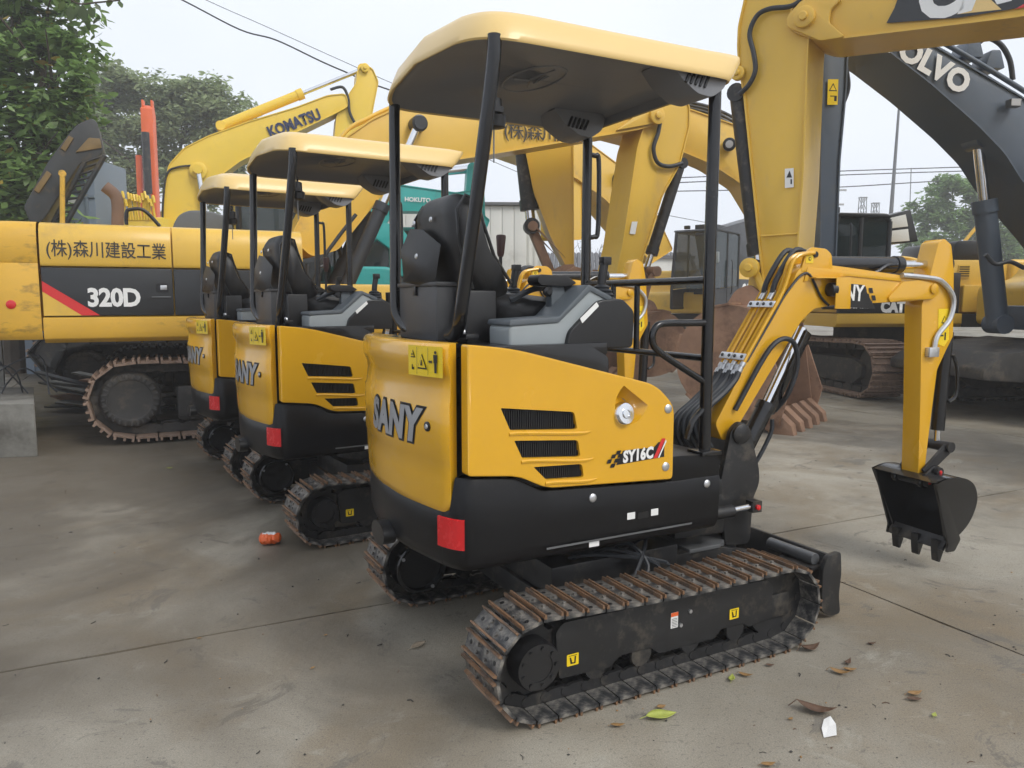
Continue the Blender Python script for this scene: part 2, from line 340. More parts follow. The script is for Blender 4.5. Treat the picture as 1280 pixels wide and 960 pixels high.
# ---------------------------------------------------------------- crawler track, shared by every machine
def hull_path(c1, r1, c2, r2, sag=0.):
    pts = [(c[0] + r * math.cos(2 * math.pi * i / 96), c[1] + r * math.sin(2 * math.pi * i / 96)) for c, r in ((c1, r1), (c2, r2)) for i in range(96)]
    pts = sorted(set(pts))
    def half(ps):
        h = []
        for p in ps:
            while len(h) > 1 and (h[-1][0] - h[-2][0]) * (p[1] - h[-2][1]) - (h[-1][1] - h[-2][1]) * (p[0] - h[-2][0]) <= 0: h.pop()
            h.append(p)
        return h
    return (half(pts)[:-1] + half(pts[::-1])[:-1])[::-1]      # clockwise: the top run goes forward
def resample(path, n, off=0.):
    k = len(path); L = [math.dist(path[i], path[(i + 1) % k]) for i in range(k)]; T = sum(L); out = []
    for q in range(n):
        d = (q + off) * T / n; i = 0
        while d > L[i]: d -= L[i]; i += 1
        a, b = path[i], path[(i + 1) % k]; t = d / L[i]
        out.append(((a[0] + (b[0] - a[0]) * t, a[1] + (b[1] - a[1]) * t)))
    return out, T / n
def place_shoes(name, me, par, path, n, y, sag=0.):
    pts, pitch = resample(path, n); half, _ = resample(path, n, .5); zmid = sum(p[1] for p in path) / len(path)
    xs = [p[0] for p in path]; x0, x1 = min(xs), max(xs)
    out = []
    for i in range(n):
        a, c, p = pts[i], pts[(i + 1) % n], half[i]
        t = Vector((c[0] - a[0], 0, c[1] - a[1])).normalized(); nn = Vector((-t.z, 0, t.x)); yy = nn.cross(t)
        dz = -sag * max(0, 1 - ((p[0] - (x0 + x1) / 2) / ((x1 - x0) * .36)) ** 2) if nn.z > .9 else 0
        M = Matrix((t, yy, nn)).transposed().to_4x4(); M.translation = Vector(((a[0] + c[0]) / 2, y, (a[1] + c[1]) / 2 + dz))
        out.append(M)
        if me:
            o = link(name, me, par); o.matrix_basis = M
    return out, pitch
def shoe_mesh(pitch, w, th, gr, kind='double', mats=(None, None)):
    b = MB(); p = pitch
    b.box((0, 0, th / 2), (p * .93, w, th))
    if kind == 'double':
        for x in (-.385, .385):
            q = .062 * p; xc = x * p
            b.add([(xc - q, -w / 2, th * .8), (xc + q, -w / 2, th * .8), (xc + q * .6, -w / 2, th + gr), (xc - q * .6, -w / 2, th + gr), (xc - q, w / 2, th * .8), (xc + q, w / 2, th * .8), (xc + q * .6, w / 2, th + gr), (xc - q * .6, w / 2, th + gr)], [(0, 1, 2, 3), (7, 6, 5, 4), (0, 4, 5, 1), (1, 5, 6, 2), (3, 7, 4, 0)], 1)
            b.add([(xc + q * .6, -w / 2, th + gr), (xc - q * .6, -w / 2, th + gr), (xc - q * .6, w / 2, th + gr), (xc + q * .6, w / 2, th + gr)], [(0, 1, 2, 3)], 1)
        for bx in (-.15, .15):
            for by in (-.09, .09): b.cyl((bx * p, by * w * 1.4, th), (bx * p, by * w * 1.4, th + .008), .0075, n=6)
        for by in (-.36, .36): b.cyl((0, by * w, th - .001), (0, by * w, th + .0012), .008, n=8, m=2)
    elif kind == 'pad':
        b.add([(sx * p * k, sy * w * .5 * kk, z) for z, k, kk in ((th, .44, 1), (th + gr, .30, .96)) for sx in (-1, 1) for sy in (-1, 1)], [(0, 1, 3, 2), (4, 6, 7, 5), (0, 4, 5, 1), (2, 3, 7, 6), (0, 2, 6, 4), (1, 5, 7, 3)], 1)
    else:
        for x in (-.42, -.05, .36):
            q = .055 * p; xc = x * p
            b.box((xc, 0, th + gr / 2), (2 * q, w, gr), 1)
    return b.mesh('track_shoe', list(mats), smooth=30)
def chain(name, Ms, pitch, w, hgt, m, par, seg=8):
    """the links and pins under the shoes, one joined part"""
    b = MB()
    for M in Ms:
        for y in (-w / 2, w / 2):
            pr = [(-.62 * pitch, -hgt * .5), (-.45 * pitch, -hgt), (.2 * pitch, -hgt), (.55 * pitch, -hgt * .72), (.55 * pitch, -.02 * hgt), (-.62 * pitch, -.02 * hgt)]
            q = MB().prism(pr, y - .16 * w, y + .16 * w)
            b.add([M @ Vector(p) for p in q.v], q.f)
        q = MB().cyl((-.5 * pitch, -w * .72, -hgt * .55), (-.5 * pitch, w * .72, -hgt * .55), hgt * .42, n=seg)
        b.add([M @ Vector(p) for p in q.v], q.f)
    return b.build(name, m, par)

# ---------------------------------------------------------------- the compact excavator
MINI_N = 40
def rear_pts(): return [(.36, -.487), (.0, -.487), (-.40, -.487), (-.66, -.487), (-.735, -.482), (-.768, -.455), (-.795, -.395), (-.822, -.27), (-.842, -.14), (-.849, 0), (-.842, .14), (-.822, .27), (-.795, .395), (-.768, .455), (-.735, .482), (-.66, .487), (-.40, .487), (0, .487), (.36, .487)]
PATH = smooth_path([(x, y, 0) for x, y in rear_pts()], 8)
PL = [0.]
for i in range(1, len(PATH)): PL.append(PL[-1] + (PATH[i] - PATH[i - 1]).length)
def path_at(s, z=0, off=0):
    s = max(0, min(PL[-1] - 1e-6, s)); i = 0
    while PL[i + 1] < s: i += 1
    t = (s - PL[i]) / (PL[i + 1] - PL[i]); p = PATH[i].lerp(PATH[i + 1], t)
    a = PATH[max(0, i - 1)]; b = PATH[min(len(PATH) - 1, i + 2)]; d = (b - a).normalized()
    nrm = Vector((-d.y, d.x, 0)); nrm = nrm if nrm.dot(p) > 0 else -nrm
    q = p + nrm * off; return Vector((q.x, q.y, z))
S_SEAM = min(range(len(PATH)), key=lambda i: (PATH[i] - Vector((-.772, -.45, 0))).length); S_SEAM = PL[S_SEAM]
S_MID = PL[-1] / 2; S_END = PL[-1] - S_SEAM
def lerp_tab(tab, x):
    if x <= tab[0][0]: return tab[0][1]
    for (a, b), (c, d) in zip(tab, tab[1:]):
        if x <= c: return b + (d - b) * (x - a) / (c - a)
    return tab[-1][1]

def build_mini(root):
    # --- undercarriage
    for sd_ in (-1, 1):
        yc = .560 * sd_
        path = hull_path((-.56, .192), .167, (.580, .179), .154); pts, pitch = resample(path, MINI_N)
        sh = shoe_mesh(pitch, .245, .012, .013, 'double', (TRK, RUSTY, DBLK))
        tr = empty('track', (0, 0, 0), 0, root)
        Ms, _ = place_shoes('track_shoe', sh, tr, path, MINI_N, yc, .012)
        chain('track_chain', Ms, pitch, .046, .042, DARK, tr)
        out = sd_                                                       # outward direction
        prof = round_poly([(-.455, .105), (-.47, .275), (-.44, .305), (.52, .285), (.555, .255), (.555, .115), (.42, .108), (.40, .128), (.28, .128), (.25, .098), (-.02, .098), (-.06, .130), (-.20, .130), (-.24, .098)], .014, 3)
        fr = MB().prism(prof, yc - .055 * out, yc + .045 * out)
        fr.box((.03, yc - .02 * out, .22), (1.0, .10, .10)); fr.build('track_frame', DARK, root, bevel=.006)
        fr_o = root.children[-1]
        y1 = yc + .045 * out
        top = MB(); top.add([(-.44, y1, .302), (.52, y1, .283), (.52, yc - .02 * out, .325), (-.44, yc - .02 * out, .335), (-.44, yc - .02 * out, .27), (.52, yc - .02 * out, .27)], [(0, 1, 2, 3), (3, 2, 5, 4), (0, 3, 4), (1, 5, 2), (0, 4, 5, 1)]); top.build('mud_plate', DARK, fr_o, bevel=.004)
        # sprocket with teeth and final drive
        teeth = []
        for i in range(44):
            a = 2 * math.pi * i / 44; rr = .140 if i % 4 in (0, 1) else .116; teeth.append((-.56 + rr * math.cos(a), .192 + rr * math.sin(a)))
        MB().prism(teeth, yc - .018, yc + .018).build('sprocket', DARK, tr, bevel=.003, seg=1)
        fd = MB().lathe([(.105, -.115 * out), (.105, -.02 * out), (.085, 0), (.085, .075 * out), (.079, .086 * out), (.079, .090 * out), (.05, .091 * out), (.05, .088 * out)], (-.56, yc, .192), (0, 1, 0), 32)
        for i in range(9):
            a = 2 * math.pi * i / 9; c = (-.56 + .064 * math.cos(a), yc + .088 * out, .192 + .064 * math.sin(a)); fd.cyl(c, (c[0], c[1] + .008 * out, c[2]), .007, n=6)
        fd.build('final_drive', BLK, fr_o)
        dr = MB().lathe([(.03, -.06 * out), (.104, -.06 * out), (.104, -.15 * out), (.114, -.15 * out), (.120, -.145 * out), (.120, -.03 * out), (.10, -.03 * out)], (-.56, yc, .192), (0, 1, 0), 32); dr.build('motor_drum', BLKG, fr_o)
        for a in (.9, 2.6, 5.2): MB().cyl((-.56 + .104 * math.cos(a), yc - .148 * out, .192 + .104 * math.sin(a)), (-.56 + .104 * math.cos(a), yc - .156 * out, .192 + .104 * math.sin(a)), .008, n=6).build('drum_bolt', ZINC, fr_o)
        MB().lathe([(.06, -.032), (.140, -.03), (.142, -.016), (.120, -.014), (.120, .014), (.142, .016), (.140, .03), (.06, .032)], (.580, yc, .179), (0, 1, 0), 32).build('idler', DARK, tr)
        MB().box((.60, yc + .03 * out, .165), (.10, .03, .10)).build('idler_guard', DARK, fr_o, bevel=.008)
        for x in (-.30, -.10, .13, .36):
            MB().lathe([(.045, -.04), (.048, -.03), (.035, -.025), (.035, .025), (.048, .03), (.045, .04)], (x, yc, .112), (0, 1, 0), 20).build('bottom_roller', DARK, fr_o)
        if sd_ < 0:
            def fs(u, v, h): return Vector((u, y1 + out * (h + .001), v))
            for (x, z, wd) in BPL: 
                P = [(round_poly([(x - wd, z - .021), (x + wd, z - .021), (x + wd, z + .021), (x - wd, z + .021)], .003, 2), 0, 0)]
                hk = [(x - wd * .55, z + .010), (x - wd * .35, z + .010), (x - wd * .2, z - .002), (x + wd * .25, z - .002), (x + wd * .3, z + .012), (x + wd * .55, z + .012), (x + wd * .45, z - .014), (x - wd * .4, z - .014)]
                P += [(hk, 1, 1), (circ(x, z - .004, wd * .22, 10), 0, 2), ([(x - wd * .7, z + .0145), (x + wd * .7, z + .0145), (x + wd * .7, z + .0165), (x - wd * .7, z + .0165)], 1, 1)]
                decal('tie_down_label', P, [DYEL, DBLK], fr_o, fs)
            P = [([(.028, .185), (.062, .185), (.062, .245), (.028, .245)], 0, 0), ([(.028, .230), (.062, .230), (.062, .245), (.028, .245)], 1, 1)]
            P += [([(.032, .222 - .006 * i), (.058, .222 - .006 * i), (.058, .2195 - .006 * i), (.032, .2195 - .006 * i)], 2, 1) for i in range(6)]
            decal('paper_label', P, [WHITE, ORANGE, GREYM], fr_o, fs)
            for x, z in ((.075, .19), (.12, .235)): MB().cyl((x, y1, z), (x, y1 + out * .007, z), .008, n=6).build('frame_bolt', ZINC, fr_o)
    cf = MB().box((0, 0, .30), (.62, .62, .16)); cf.box((-.28, 0, .22), (.10, .90, .09)); cf.box((.28, 0, .22), (.10, .90, .09)); cf.cyl((0, 0, .37), (0, 0, .46), .27, n=32)
    cf.build('centre_frame', DARK, root, bevel=.01)
    MB().cyl((0, 0, .452), (0, 0, .50), .24, n=36).build('swing_bearing', DARK, root)
    hs = MB()
    for k in range(4): hs.tube(smooth_path([(.1 - .1 * k, -.22, .36), (.12 - .08 * k, -.33, .44 - .01 * k), (.02 + .06 * k, -.40, .33), (-.1 - .05 * k, -.44, .27)], 5), .009, 6)
    hs.build('travel_hose', RUBBER, root)
    # blade
    bp = [(.985, .03), (.965, .09), (.958, .16), (.966, .23), (.988, .285), (1.006, .285), (.990, .23), (.984, .16), (.99, .09), (1.012, .022)]
    bl = MB().prism(bp, -.525, .525); bo = bl.build('dozer_blade', DARK, root, bevel=.004)
    for y in (-.525, .525): MB().prism(round_poly([(.93, .05), (.93, .235), (.955, .29), (1.04, .30), (1.05, .20), (1.04, .10), (1.055, .012), (.985, .012)], .02, 3), y - .012, y + .012).build('end_plate', DARK, bo, bevel=.004)
    for y in (-.43, .43): 
        MB().prism([(.90, .10), (.975, .06), (.975, .24), (.90, .22)], y - .008, y + .008).build('rib', DARK, bo, bevel=.003)
    MB().cyl((.945, -.48, .262), (.945, -.22, .262), .026, n=14).build('edge_tube', GREYM, bo)
    MB().prism([(.86, -.33), (.97, -.30), (.97, -.50), (.90, -.50)], .222, .236, ax='z').build('step_plate', DARK, bo, bevel=.003)
    decal('blade_label', [([(-.30, .245), (-.255, .245), (-.255, .272), (-.30, .272)], 0, 0), (circ(-.278, .2585, .008, 10), 1, 1)], [DYEL, DBLK], bo, lambda u, v, h: Vector((.962 + (v - .23) * .40 - h - .002, u, v)))
    for y in (-.20, .20): MB().prism([(.24, .20), (.24, .30), (.62, .30), (.95, .20), (.97, .10), (.90, .10), (.60, .20)], y - .035, y + .035).build('blade_arm', DARK, root, bevel=.006)
    MB().prism([(.44, -.235), (.62, -.235), (.80, -.12), (.80, .12), (.62, .235), (.44, .235)], .285, .312, ax='z').build('arm_plate', GREYM, root, bevel=.004)
    bc = MB().cyl((.34, 0, .40), (.66, 0, .31), .036, n=16); bc.cyl((.64, 0, .315), (.93, 0, .215), .018, n=12, m=1); bc.build('blade_cylinder', [BLKG, CHROME], root)
    # --- upper body: black skirt
    ns = 130; sv = [PL[-1] * i / (ns - 1) for i in range(ns)]
    def cut_z(s):
        p = path_at(s); x = p.x
        if s < S_SEAM or s > S_END: return lerp_tab([(-.74, .818), (-.56, .800), (-.455, .744), (.11, .712), (.36, .712)], x)
        return .70
    prof = [(.484, -.20), (.484, -.045), (.491, -.022), (.515, -.006), (.55, 0), (.62, .002)]
    rows = [[path_at(s, z, o) for s in sv] for z, o in prof]
    rows.append([path_at(s, cut_z(s) - .012, .002) for s in sv]); rows.append([path_at(s, cut_z(s) - .004, -.004) for s in sv]); rows.append([path_at(s, cut_z(s) - .002, -.05) for s in sv])
    sk = MB().grid(rows); ff = [(.36, -.44), (.36, .44)]
    sko = sk.build('lower_cover', SKIRT, root, smooth=42)
    core = MB().prism([(.30, -.43), (-.62, -.43), (-.72, -.40), (-.80, -.20), (-.815, 0), (-.80, .2), (-.72, .4), (-.62, .43), (.30, .43)], .505, .70, ax='z')
    core.prism([(-.18, -.44), (-.66, -.44), (-.72, -.41), (-.80, -.20), (-.82, 0), (-.80, .2), (-.72, .41), (-.66, .44), (-.18, .44)], .70, 1.205, ax='z'); core.prism([(.08, -.44), (-.2, -.44), (-.2, .44), (.08, .44)], .70, 1.02, ax='z')
    core.build('body_core', BLK, root)
    MB().box((.352, 0, .60), (.02, .93, .20)).build('front_cover', SKIRT, root, bevel=.006)
    MB().prism(round_poly([(.118, .70), (.118, .805), (.335, .795), (.362, .77), (.362, .70)], .015, 3), -.484, -.20).build('battery_cover', SKIRT, root, bevel=.008)
    MB().prism(round_poly([(.36, -.20), (.36, .484), (-.10, .484), (-.10, -.20)], .03, 3), .83, .855, ax='z').build('floor_plate', DARK, root, bevel=.004)
    MB().prism([(.36, -.2), (.36, .484), (-.10, .484), (-.10, -.2)], .70, .832, ax='z').build('floor_base', SKIRT, root, bevel=.008)
    hl = MB(); hl.add([path_at(s, z, .0045) for z in (.527, .5345) for s in [.14 + i * .06 for i in range(12)]], [(i, i + 1, i + 13, i + 12) for i in range(11)])
    hl.build('trim_strip', GREYM, root)
    def sk_at(s0): return lambda u, v, h: path_at(s0 + u, v, .002 + h)
    def x_on(x): return .36 - x
    for x, z in ((-.248, .690), (.292, .680)): 
        c = MB().lathe([(.016, 0), (.016, .004), (.011, .008), (.004, .0085)], (x, -.489, z), (0, -1, 0), 12); c.build('cover_bolt', ZINC, root)
    for x, w in ((-.075, .018), (.035, .017)): decal('white_sticker', [([(-w, -.013), (w, -.013), (w, .013), (-w, .013)], 0, 0)], [WHITE], sko, (lambda x: lambda u, v, h: path_at(x_on(x) - u, .600 + v, .003 + h))(x))
    decal('white_sticker', [([(-.022, -.010), (.022, -.010), (.022, .010), (-.022, .010)], 0, 0)], [WHITE], sko, lambda u, v, h: path_at(x_on(-.235) - u, .515 + v, -.004 + h))
    MB().prism(round_poly([(-.045, .583), (.008, .583), (.008, .607), (-.045, .607)], .008, 3), -.4905, -.480).build('catch_slot', DBLK, root)
    # red reflector on the corner
    rf = MB(); ss = [S_SEAM - .036 + .016 * i for i in range(8)]
    rf.grid([[path_at(s, z, o) for s in ss] for z, o in ((.568, .0), (.570, .008), (.672, .008), (.674, .0))]); rf.build('reflector', RED, root)
    MB().grid([[path_at(S_SEAM + .055 + .003 * k, z, .0035) for k in (0, 1)] for z in (.51, .60, .69)]).build('cover_seam', DBLK, root)
    MB().prism(circ(0, 0, .045, 20, .075), 0, .05, ax='z').build('tow_recess', DBLK, root, loc=(-.84, .02, .515), rot=(0, R(-90), 0))
    # --- rear yellow hood
    tab = [(.690, -.03, 0), (.690, -.006, 0), (.694, 0, 0), (.72, .006, 0), (.80, .010, 0), (.865, .012, 0), (.872, .016, 0), (1.055, .016, 0), (1.064, .010, 0), (1.125, .004, 0), (1.150, .006, 0), (1.178, .020, 0), (1.20, .022, 0), (1.238, .020, 0), (1.252, .012, 0), (1.258, 0, 0), (1.258, -.06, 0)]
    us = [S_SEAM + .014 + (S_END - S_SEAM - .028) * i / 47 for i in range(48)]
    def low(s): return lerp_tab([(S_SEAM, .035), (S_SEAM + .05, -.01), (S_SEAM + .09, -.012), (S_MID, 0), (S_END - .09, -.012), (S_END - .05, -.01), (S_END, .035)], s)
    rows = []
    for z, o, _ in tab:
        f = max(0, min(1, (.80 - z) / .11)); r_ = [path_at(us[0], z + low(us[0]) * f, min(o, 0) - .03)]
        for i, s in enumerate(us):
            e = min(1, (i + .6) / 1.1, (47 - i + .6) / 1.1); r_.append(path_at(s, z + low(s) * f, o * e - (1 - e) * .006))
        r_.append(path_at(us[-1], z + low(us[-1]) * f, min(o, 0) - .03)); rows.append(r_)
    hood = MB().grid(rows).build('rear_hood', YEL, root, smooth=50)
    def hood_off(z): return lerp_tab([(a, b) for a, b, _ in tab[2:-1]], z)
    def hf(s0): return lambda u, v, h: path_at(s0 + u, v, hood_off(v) + h)
    # maker's name in relief, wrapped on to the hood
    for nm, off, m_, bold in (('name_backing', .0015, DBLK, .017), ('name_letters', .0045, SILV, .0085)):
        me = text_mesh('SANY', .158, bold=bold, shear=.20, width=.98, spacing=1.08); me.materials.append(m_)
        bm = bmesh.new(); bm.from_mesh(me); bmesh.ops.triangulate(bm, faces=bm.faces[:])
        bmesh.ops.subdivide_edges(bm, edges=[e for e in bm.edges if e.calc_length() > .05], cuts=2); bm.to_mesh(me); bm.free()
        for v in me.vertices: v.co = path_at(S_MID - .080 - v.co.x, .965 + v.co.y, .016 + off)
        link(nm, me, hood)
    # warning plate
    W_ = .185; P = [([(0, 0), (W_ * .5, 0), (W_, 0), (W_, .096), (W_ * .5, .096), (0, .096)], 0, 0)]
    def tri(cx, cy, s_, lay, mi): return ([(cx - s_, cy - s_ * .8), (cx + s_, cy - s_ * .8), (cx, cy + s_ * .95)], mi, lay)
    P += [tri(.10, .045, .028, 1, 1), tri(.10, .045, .022, 2, 0), ([(.094, .034), (.106, .034), (.102, .052), (.097, .052)], 1, 3)]
    P += [tri(.155, .068, .014, 1, 1), tri(.155, .068, .010, 2, 0), (circ(.155, .067, .004, 8), 1, 3), ([(.148, .018), (.162, .018), (.162, .034), (.157, .034), (.157, .026), (.148, .026)], 1, 1)]
    P += [(circ(.030, .078, .0055, 10), 1, 1), ([(.021, .071), (.039, .071), (.038, .045), (.022, .045)], 1, 1), ([(.024, .045), (.036, .045), (.035, .014), (.025, .014)], 1, 1), ([(.044, .048), (.050, .055), (.050, .051), (.058, .051), (.058, .055), (.064, .048), (.058, .041), (.058, .045), (.050, .045), (.050, .041)], 1, 1)]
    P += [([(.0665, .004), (.068, .004), (.068, .092), (.0665, .092)], 1, 1), ([(.130, .004), (.1315, .004), (.1315, .092), (.130, .092)], 1, 1)]
    wl = decal('warning_plate', [([(W_ - u - 0, v) for u, v in p], mi, la) for p, mi, la in P], [DYEL, DBLK], hood, lambda u, v, h: path_at(S_SEAM + .022 + (W_ - u) * 1.04, 1.146 + v * 1.06, .0250 + h * 1.3))
    lk = MB(); c = path_at(S_SEAM + .115, .975, .016); d = (path_at(S_SEAM + .115, .975, .03) - c).normalized()
    lk.lathe([(.017, 0), (.017, .004), (.013, .006)], c, d, 18); lk.lathe([(.009, .006), (.007, .009)], c, d, 12, 1); lk.build('hood_lock', [DBLK, ZINC], hood)
    # --- right yellow panel with louvred vents
    outl = round_poly([(-.748, .826), (-.748, 1.258), (-.58, 1.240), (.020, 1.088), (.108, 1.005), (.108, .722), (-.455, .752), (-.555, .806)], [.012, .012, .12, .05, .04, .02, .07, .07], 5)
    pan = MB().prism(outl, -.452, -.506).build('side_panel', YEL, root, bevel=.010, seg=3)
    vents = [[(-0.629, 1.045), (-0.34, 1.012), (-0.326, 0.949), (-0.593, 0.967)], [(-0.578, 0.931), (-0.323, 0.911), (-0.312, 0.85), (-0.547, 0.868)], [(-0.503, 0.833), (-0.305, 0.824), (-0.297, 0.774), (-0.452, 0.783)]]
    cs = [MB().prism(round_poly(v, [.006, .014, .014, .006], 4), -.55, -.482).mesh('c', YEL) for v in vents]
    cx, cz = -.120, .992
    cs.append(MB().lathe([(.050, 0), (.082, .06)], (cx + .006, -.474, cz + .006), (.30, -1, .42), 28).mesh('c', YEL))
    cut(pan, cs, .003)
    pan.data.materials.clear(); pan.data.materials.append(YEL)
    for v in vents:
        x0, x1 = min(p[0] for p in v), max(p[0] for p in v); z0, z1 = min(p[1] for p in v), max(p[1] for p in v)
        vo_ = MB().prism(round_poly(v, .006, 3), -.478, -.486).build('vent', DBLK, pan)
        n = int((x1 - x0) / .0085); lv = MB()
        for i in range(n):
            x = x0 + (i + .5) * (x1 - x0) / n; lo_, hi_ = None, None
            ys = []
            for a, c in zip(v, v[1:] + v[:1]):
                if (a[0] - x) * (c[0] - x) < 0: ys.append(a[1] + (c[1] - a[1]) * (x - a[0]) / (c[0] - a[0]))
            if len(ys) >= 2: lv.box((x, -.490, (ys[0] + ys[1]) / 2), (.0042, .008, abs(ys[0] - ys[1]) - .004))
        lv.build('vent_louvre', BLK, vo_); vo_.children[0]['kind'] = 'stuff'
        # pressed lip under each vent
        q = MB(); yy = -.5055
        a, c = v[3], v[2]
        q.tube(smooth_path([(a[0] - .004, yy, a[1] - .013), (a[0] + .05, yy, a[1] - .014), (c[0], yy, c[1] - .014), (c[0] + .055, yy + .004, c[1] - .012)], 5), .0065, 6)
        q.build('pressed_lip', YEL, pan)
    fc = MB().lathe([(.036, 0), (.044, .004), (.044, .026), (.038, .034), (.020, .035), (.020, .040), (.012, .041), (.012, .038), (.003, .038)], (cx - .008, -.484, cz - .006), (.15, -1, .22), 28); fc.build('filler_cap', CHROME, root)
    for x, z in ((.076, .995), (.070, .775)):
        c = MB().lathe([(.017, 0), (.017, .003), (.011, .007), (.004, .0075)], (x, -.506, z), (0, -1, 0), 14); c.build('panel_bolt', ZINC, pan)
    # model sticker
    def ps(u, v, h): return Vector((-.060 + u * 1.32, -.5065 - h, .836 + v * 1.2))
    P = [([(-.075, -.026), (.092, -.018), (.092, .030), (.070, .030), (.055, .016), (-.052, .016)], 0, 0)]
    P += [([(.052, -.020), (.066, -.019), (.095, .040), (.082, .041)], 1, 1), ([(.069, -.019), (.074, -.019), (.098, .030), (.096, .036)], 2, 1)]
    for k, (x, z) in enumerate(((-.088, -.026), (-.076, -.012), (-.100, -.012), (-.064, .002), (-.086, .002), (-.070, .012))): P.append(([(x - .008, z - .006), (x + .006, z - .006), (x + .011, z + .006), (x - .003, z + .006)], 0 if k % 2 == 0 else 3, 1))
    st = decal('model_sticker', P, [DBLK, REDP, WHITE, DBLK], pan, ps)
    lettering('model_number', 'SY16C', .058, WHITE, st, (-.062, -.5095, .832), (1, 0, .04), bold=.0030, shear=.10, width=.82, spacing=1.06)
    lo = MB().prism([(x, z) for x, z in outl], .452, .500).build('side_panel', YEL, root, bevel=.010, seg=3)
    # --- deck plate beside the seat, above the panel
    MB().prism(round_poly([(-.585, 1.20), (-.585, 1.250), (-.24, 1.232), (-.175, 1.195), (-.172, 1.10), (-.3, 1.14)], .012, 3), -.474, -.468).build('deck_guard', BLKG, root, bevel=.003)
    MB().prism([(-.17, -.46), (-.60, -.47), (-.72, -.43), (-.815, -.2), (-.83, 0), (-.815, .2), (-.72, .43), (-.60, .47), (-.17, .46)], 1.205, 1.248, ax='z').build('seat_deck', BLKG, root, bevel=.006)
    # toolbox behind the seat
    tb = MB().box((-.625, .09, 1.35), (.13, .40, .205)).build('tool_box', CONSD, root, bevel=.006); tb.data.materials[0] = mat_box
    MB().box((-.625, .09, 1.459), (.145, .415, .016)).build('lid', mat_box, tb, bevel=.004)
    MB().box((-.694, .10, 1.435), (.010, .03, .035)).build('latch', DBLK, tb, bevel=.003)
    MB().box((-.56, -.17, 1.34), (.12, .11, .19)).build('seat_pedestal', BLK, root, bevel=.01)
    for y in (-.165, -.20): MB().lathe([(.016, 0), (.016, .006), (.010, .010), (.004, .010)], (-.622, y, 1.283), (-1, 0, 0), 12).build('mount_bolt', ZINC, root)
    MB().box((-.635, -.255, 1.272), (.05, .10, .018)).build('post_foot', DBLK, root, bevel=.004)
    # seat
    bk = round_poly([(-.47, 1.36), (-.60, 1.42), (-.655, 1.60), (-.665, 1.74), (-.625, 1.795), (-.56, 1.775), (-.535, 1.68), (-.49, 1.55), (-.40, 1.44)], .04, 4)
    def pillow(prof, y0, y1, name, par, crown=.03, m=SEAT):
        cx_ = sum(p[0] for p in prof) / len(prof); cz_ = sum(p[1] for p in prof) / len(prof); rows = []
        ny = 9
        for i in range(ny):
            t = i / (ny - 1) * 2 - 1; k = (1 - abs(t) ** 6 * .28) if abs(t) < 1 else .55; y = (y0 + y1) / 2 + t * (y1 - y0) / 2
            rows.append([Vector((cx_ + (p[0] - cx_) * k, y, cz_ + (p[1] - cz_) * k)) for p in prof])
        b = MB().grid(rows, closed=True); n = len(prof); b.f += [tuple(range(n - 1, -1, -1)), tuple(range((ny - 1) * n, ny * n))]; b.mi += [0, 0]
        return b.build(name, m, par, smooth=60)
    so = empty('seat', (0, 0, 0), 0, root)
    pillow(bk, -.215, .215, 'backrest', so)
    pillow(round_poly([(-.50, 1.30), (-.52, 1.40), (-.42, 1.43), (-.12, 1.40), (-.06, 1.36), (-.08, 1.29)], .035, 4), -.235, .235, 'cushion', so)
    for sy in (-.205, .205): MB().tube([(p[0] * 1.0, sy, p[1]) for p in [(-.585, 1.44), (-.640, 1.60), (-.648, 1.72), (-.615, 1.772), (-.565, 1.755), (-.545, 1.68), (-.50, 1.56), (-.43, 1.46)]], .0065, 6).build('seat_piping', BLKG, so)
    for zz in (1.50, 1.58, 1.66): MB().tube([(-.503 - (zz - 1.5) * .26, -.15, zz), (-.500 - (zz - 1.5) * .26, .15, zz)], .005, 5).build('seat_seam', BLKG, so)
    MB().tube(smooth_path([(-.45, -.235, 1.40), (-.36, -.25, 1.44), (-.28, -.20, 1.445), (-.20, -.10, 1.435)], 5), .012, 6).build('seat_belt', RUBBER, so)
    MB().box((-.30, 0, 1.275), (.38, .36, .05)).build('seat_base', BLK, so, bevel=.01)
    # slack plastic cover hanging at the back of the seat
    MB().add([(-.685, .17, 1.68), (-.69, .02, 1.665), (-.715, -.02, 1.55), (-.74, .10, 1.47), (-.70, .235, 1.60), (-.675, -.12, 1.60), (-.69, -.10, 1.47), (-.66, .06, 1.60), (-.655, .0, 1.44), (-.69, .14, 1.50)], [(0, 1, 2), (0, 2, 4), (4, 2, 3), (1, 5, 2), (2, 5, 6), (2, 6, 3), (3, 6, 8), (4, 3, 9), (9, 3, 8)]).build('back_pocket', SEAT, so, smooth=75)
    for y, z in ((.155, 1.70), (-.02, 1.70), (.03, 1.565)): MB().lathe([(.011, 0), (.008, .005)], (-.672 if z > 1.6 else -.712, y, z), (-1, 0, .1), 10).build('seat_screw', ZINC, so)
    # consoles, armrests, joysticks
    for sd_ in (-1, 1):
        y0, y1 = (.27 * sd_, .43 * sd_)
        cn = MB().prism(round_poly([(-.555, 1.235), (-.555, 1.315), (-.36, 1.325), (-.23, 1.445), (-.14, 1.40), (-.16, 1.235)], .02, 4), min(y0, y1), max(y0, y1)).build('control_console', CONS, root, bevel=.012, seg=3)
        MB().prism(round_poly([(-.56, 1.312), (-.555, 1.332), (-.362, 1.342), (-.238, 1.456), (-.135, 1.412), (-.14, 1.392), (-.23, 1.432), (-.36, 1.322)], .006, 2), min(y0, y1) - .006, max(y0, y1) + .006).build('console_top', CONSD, cn, bevel=.004)
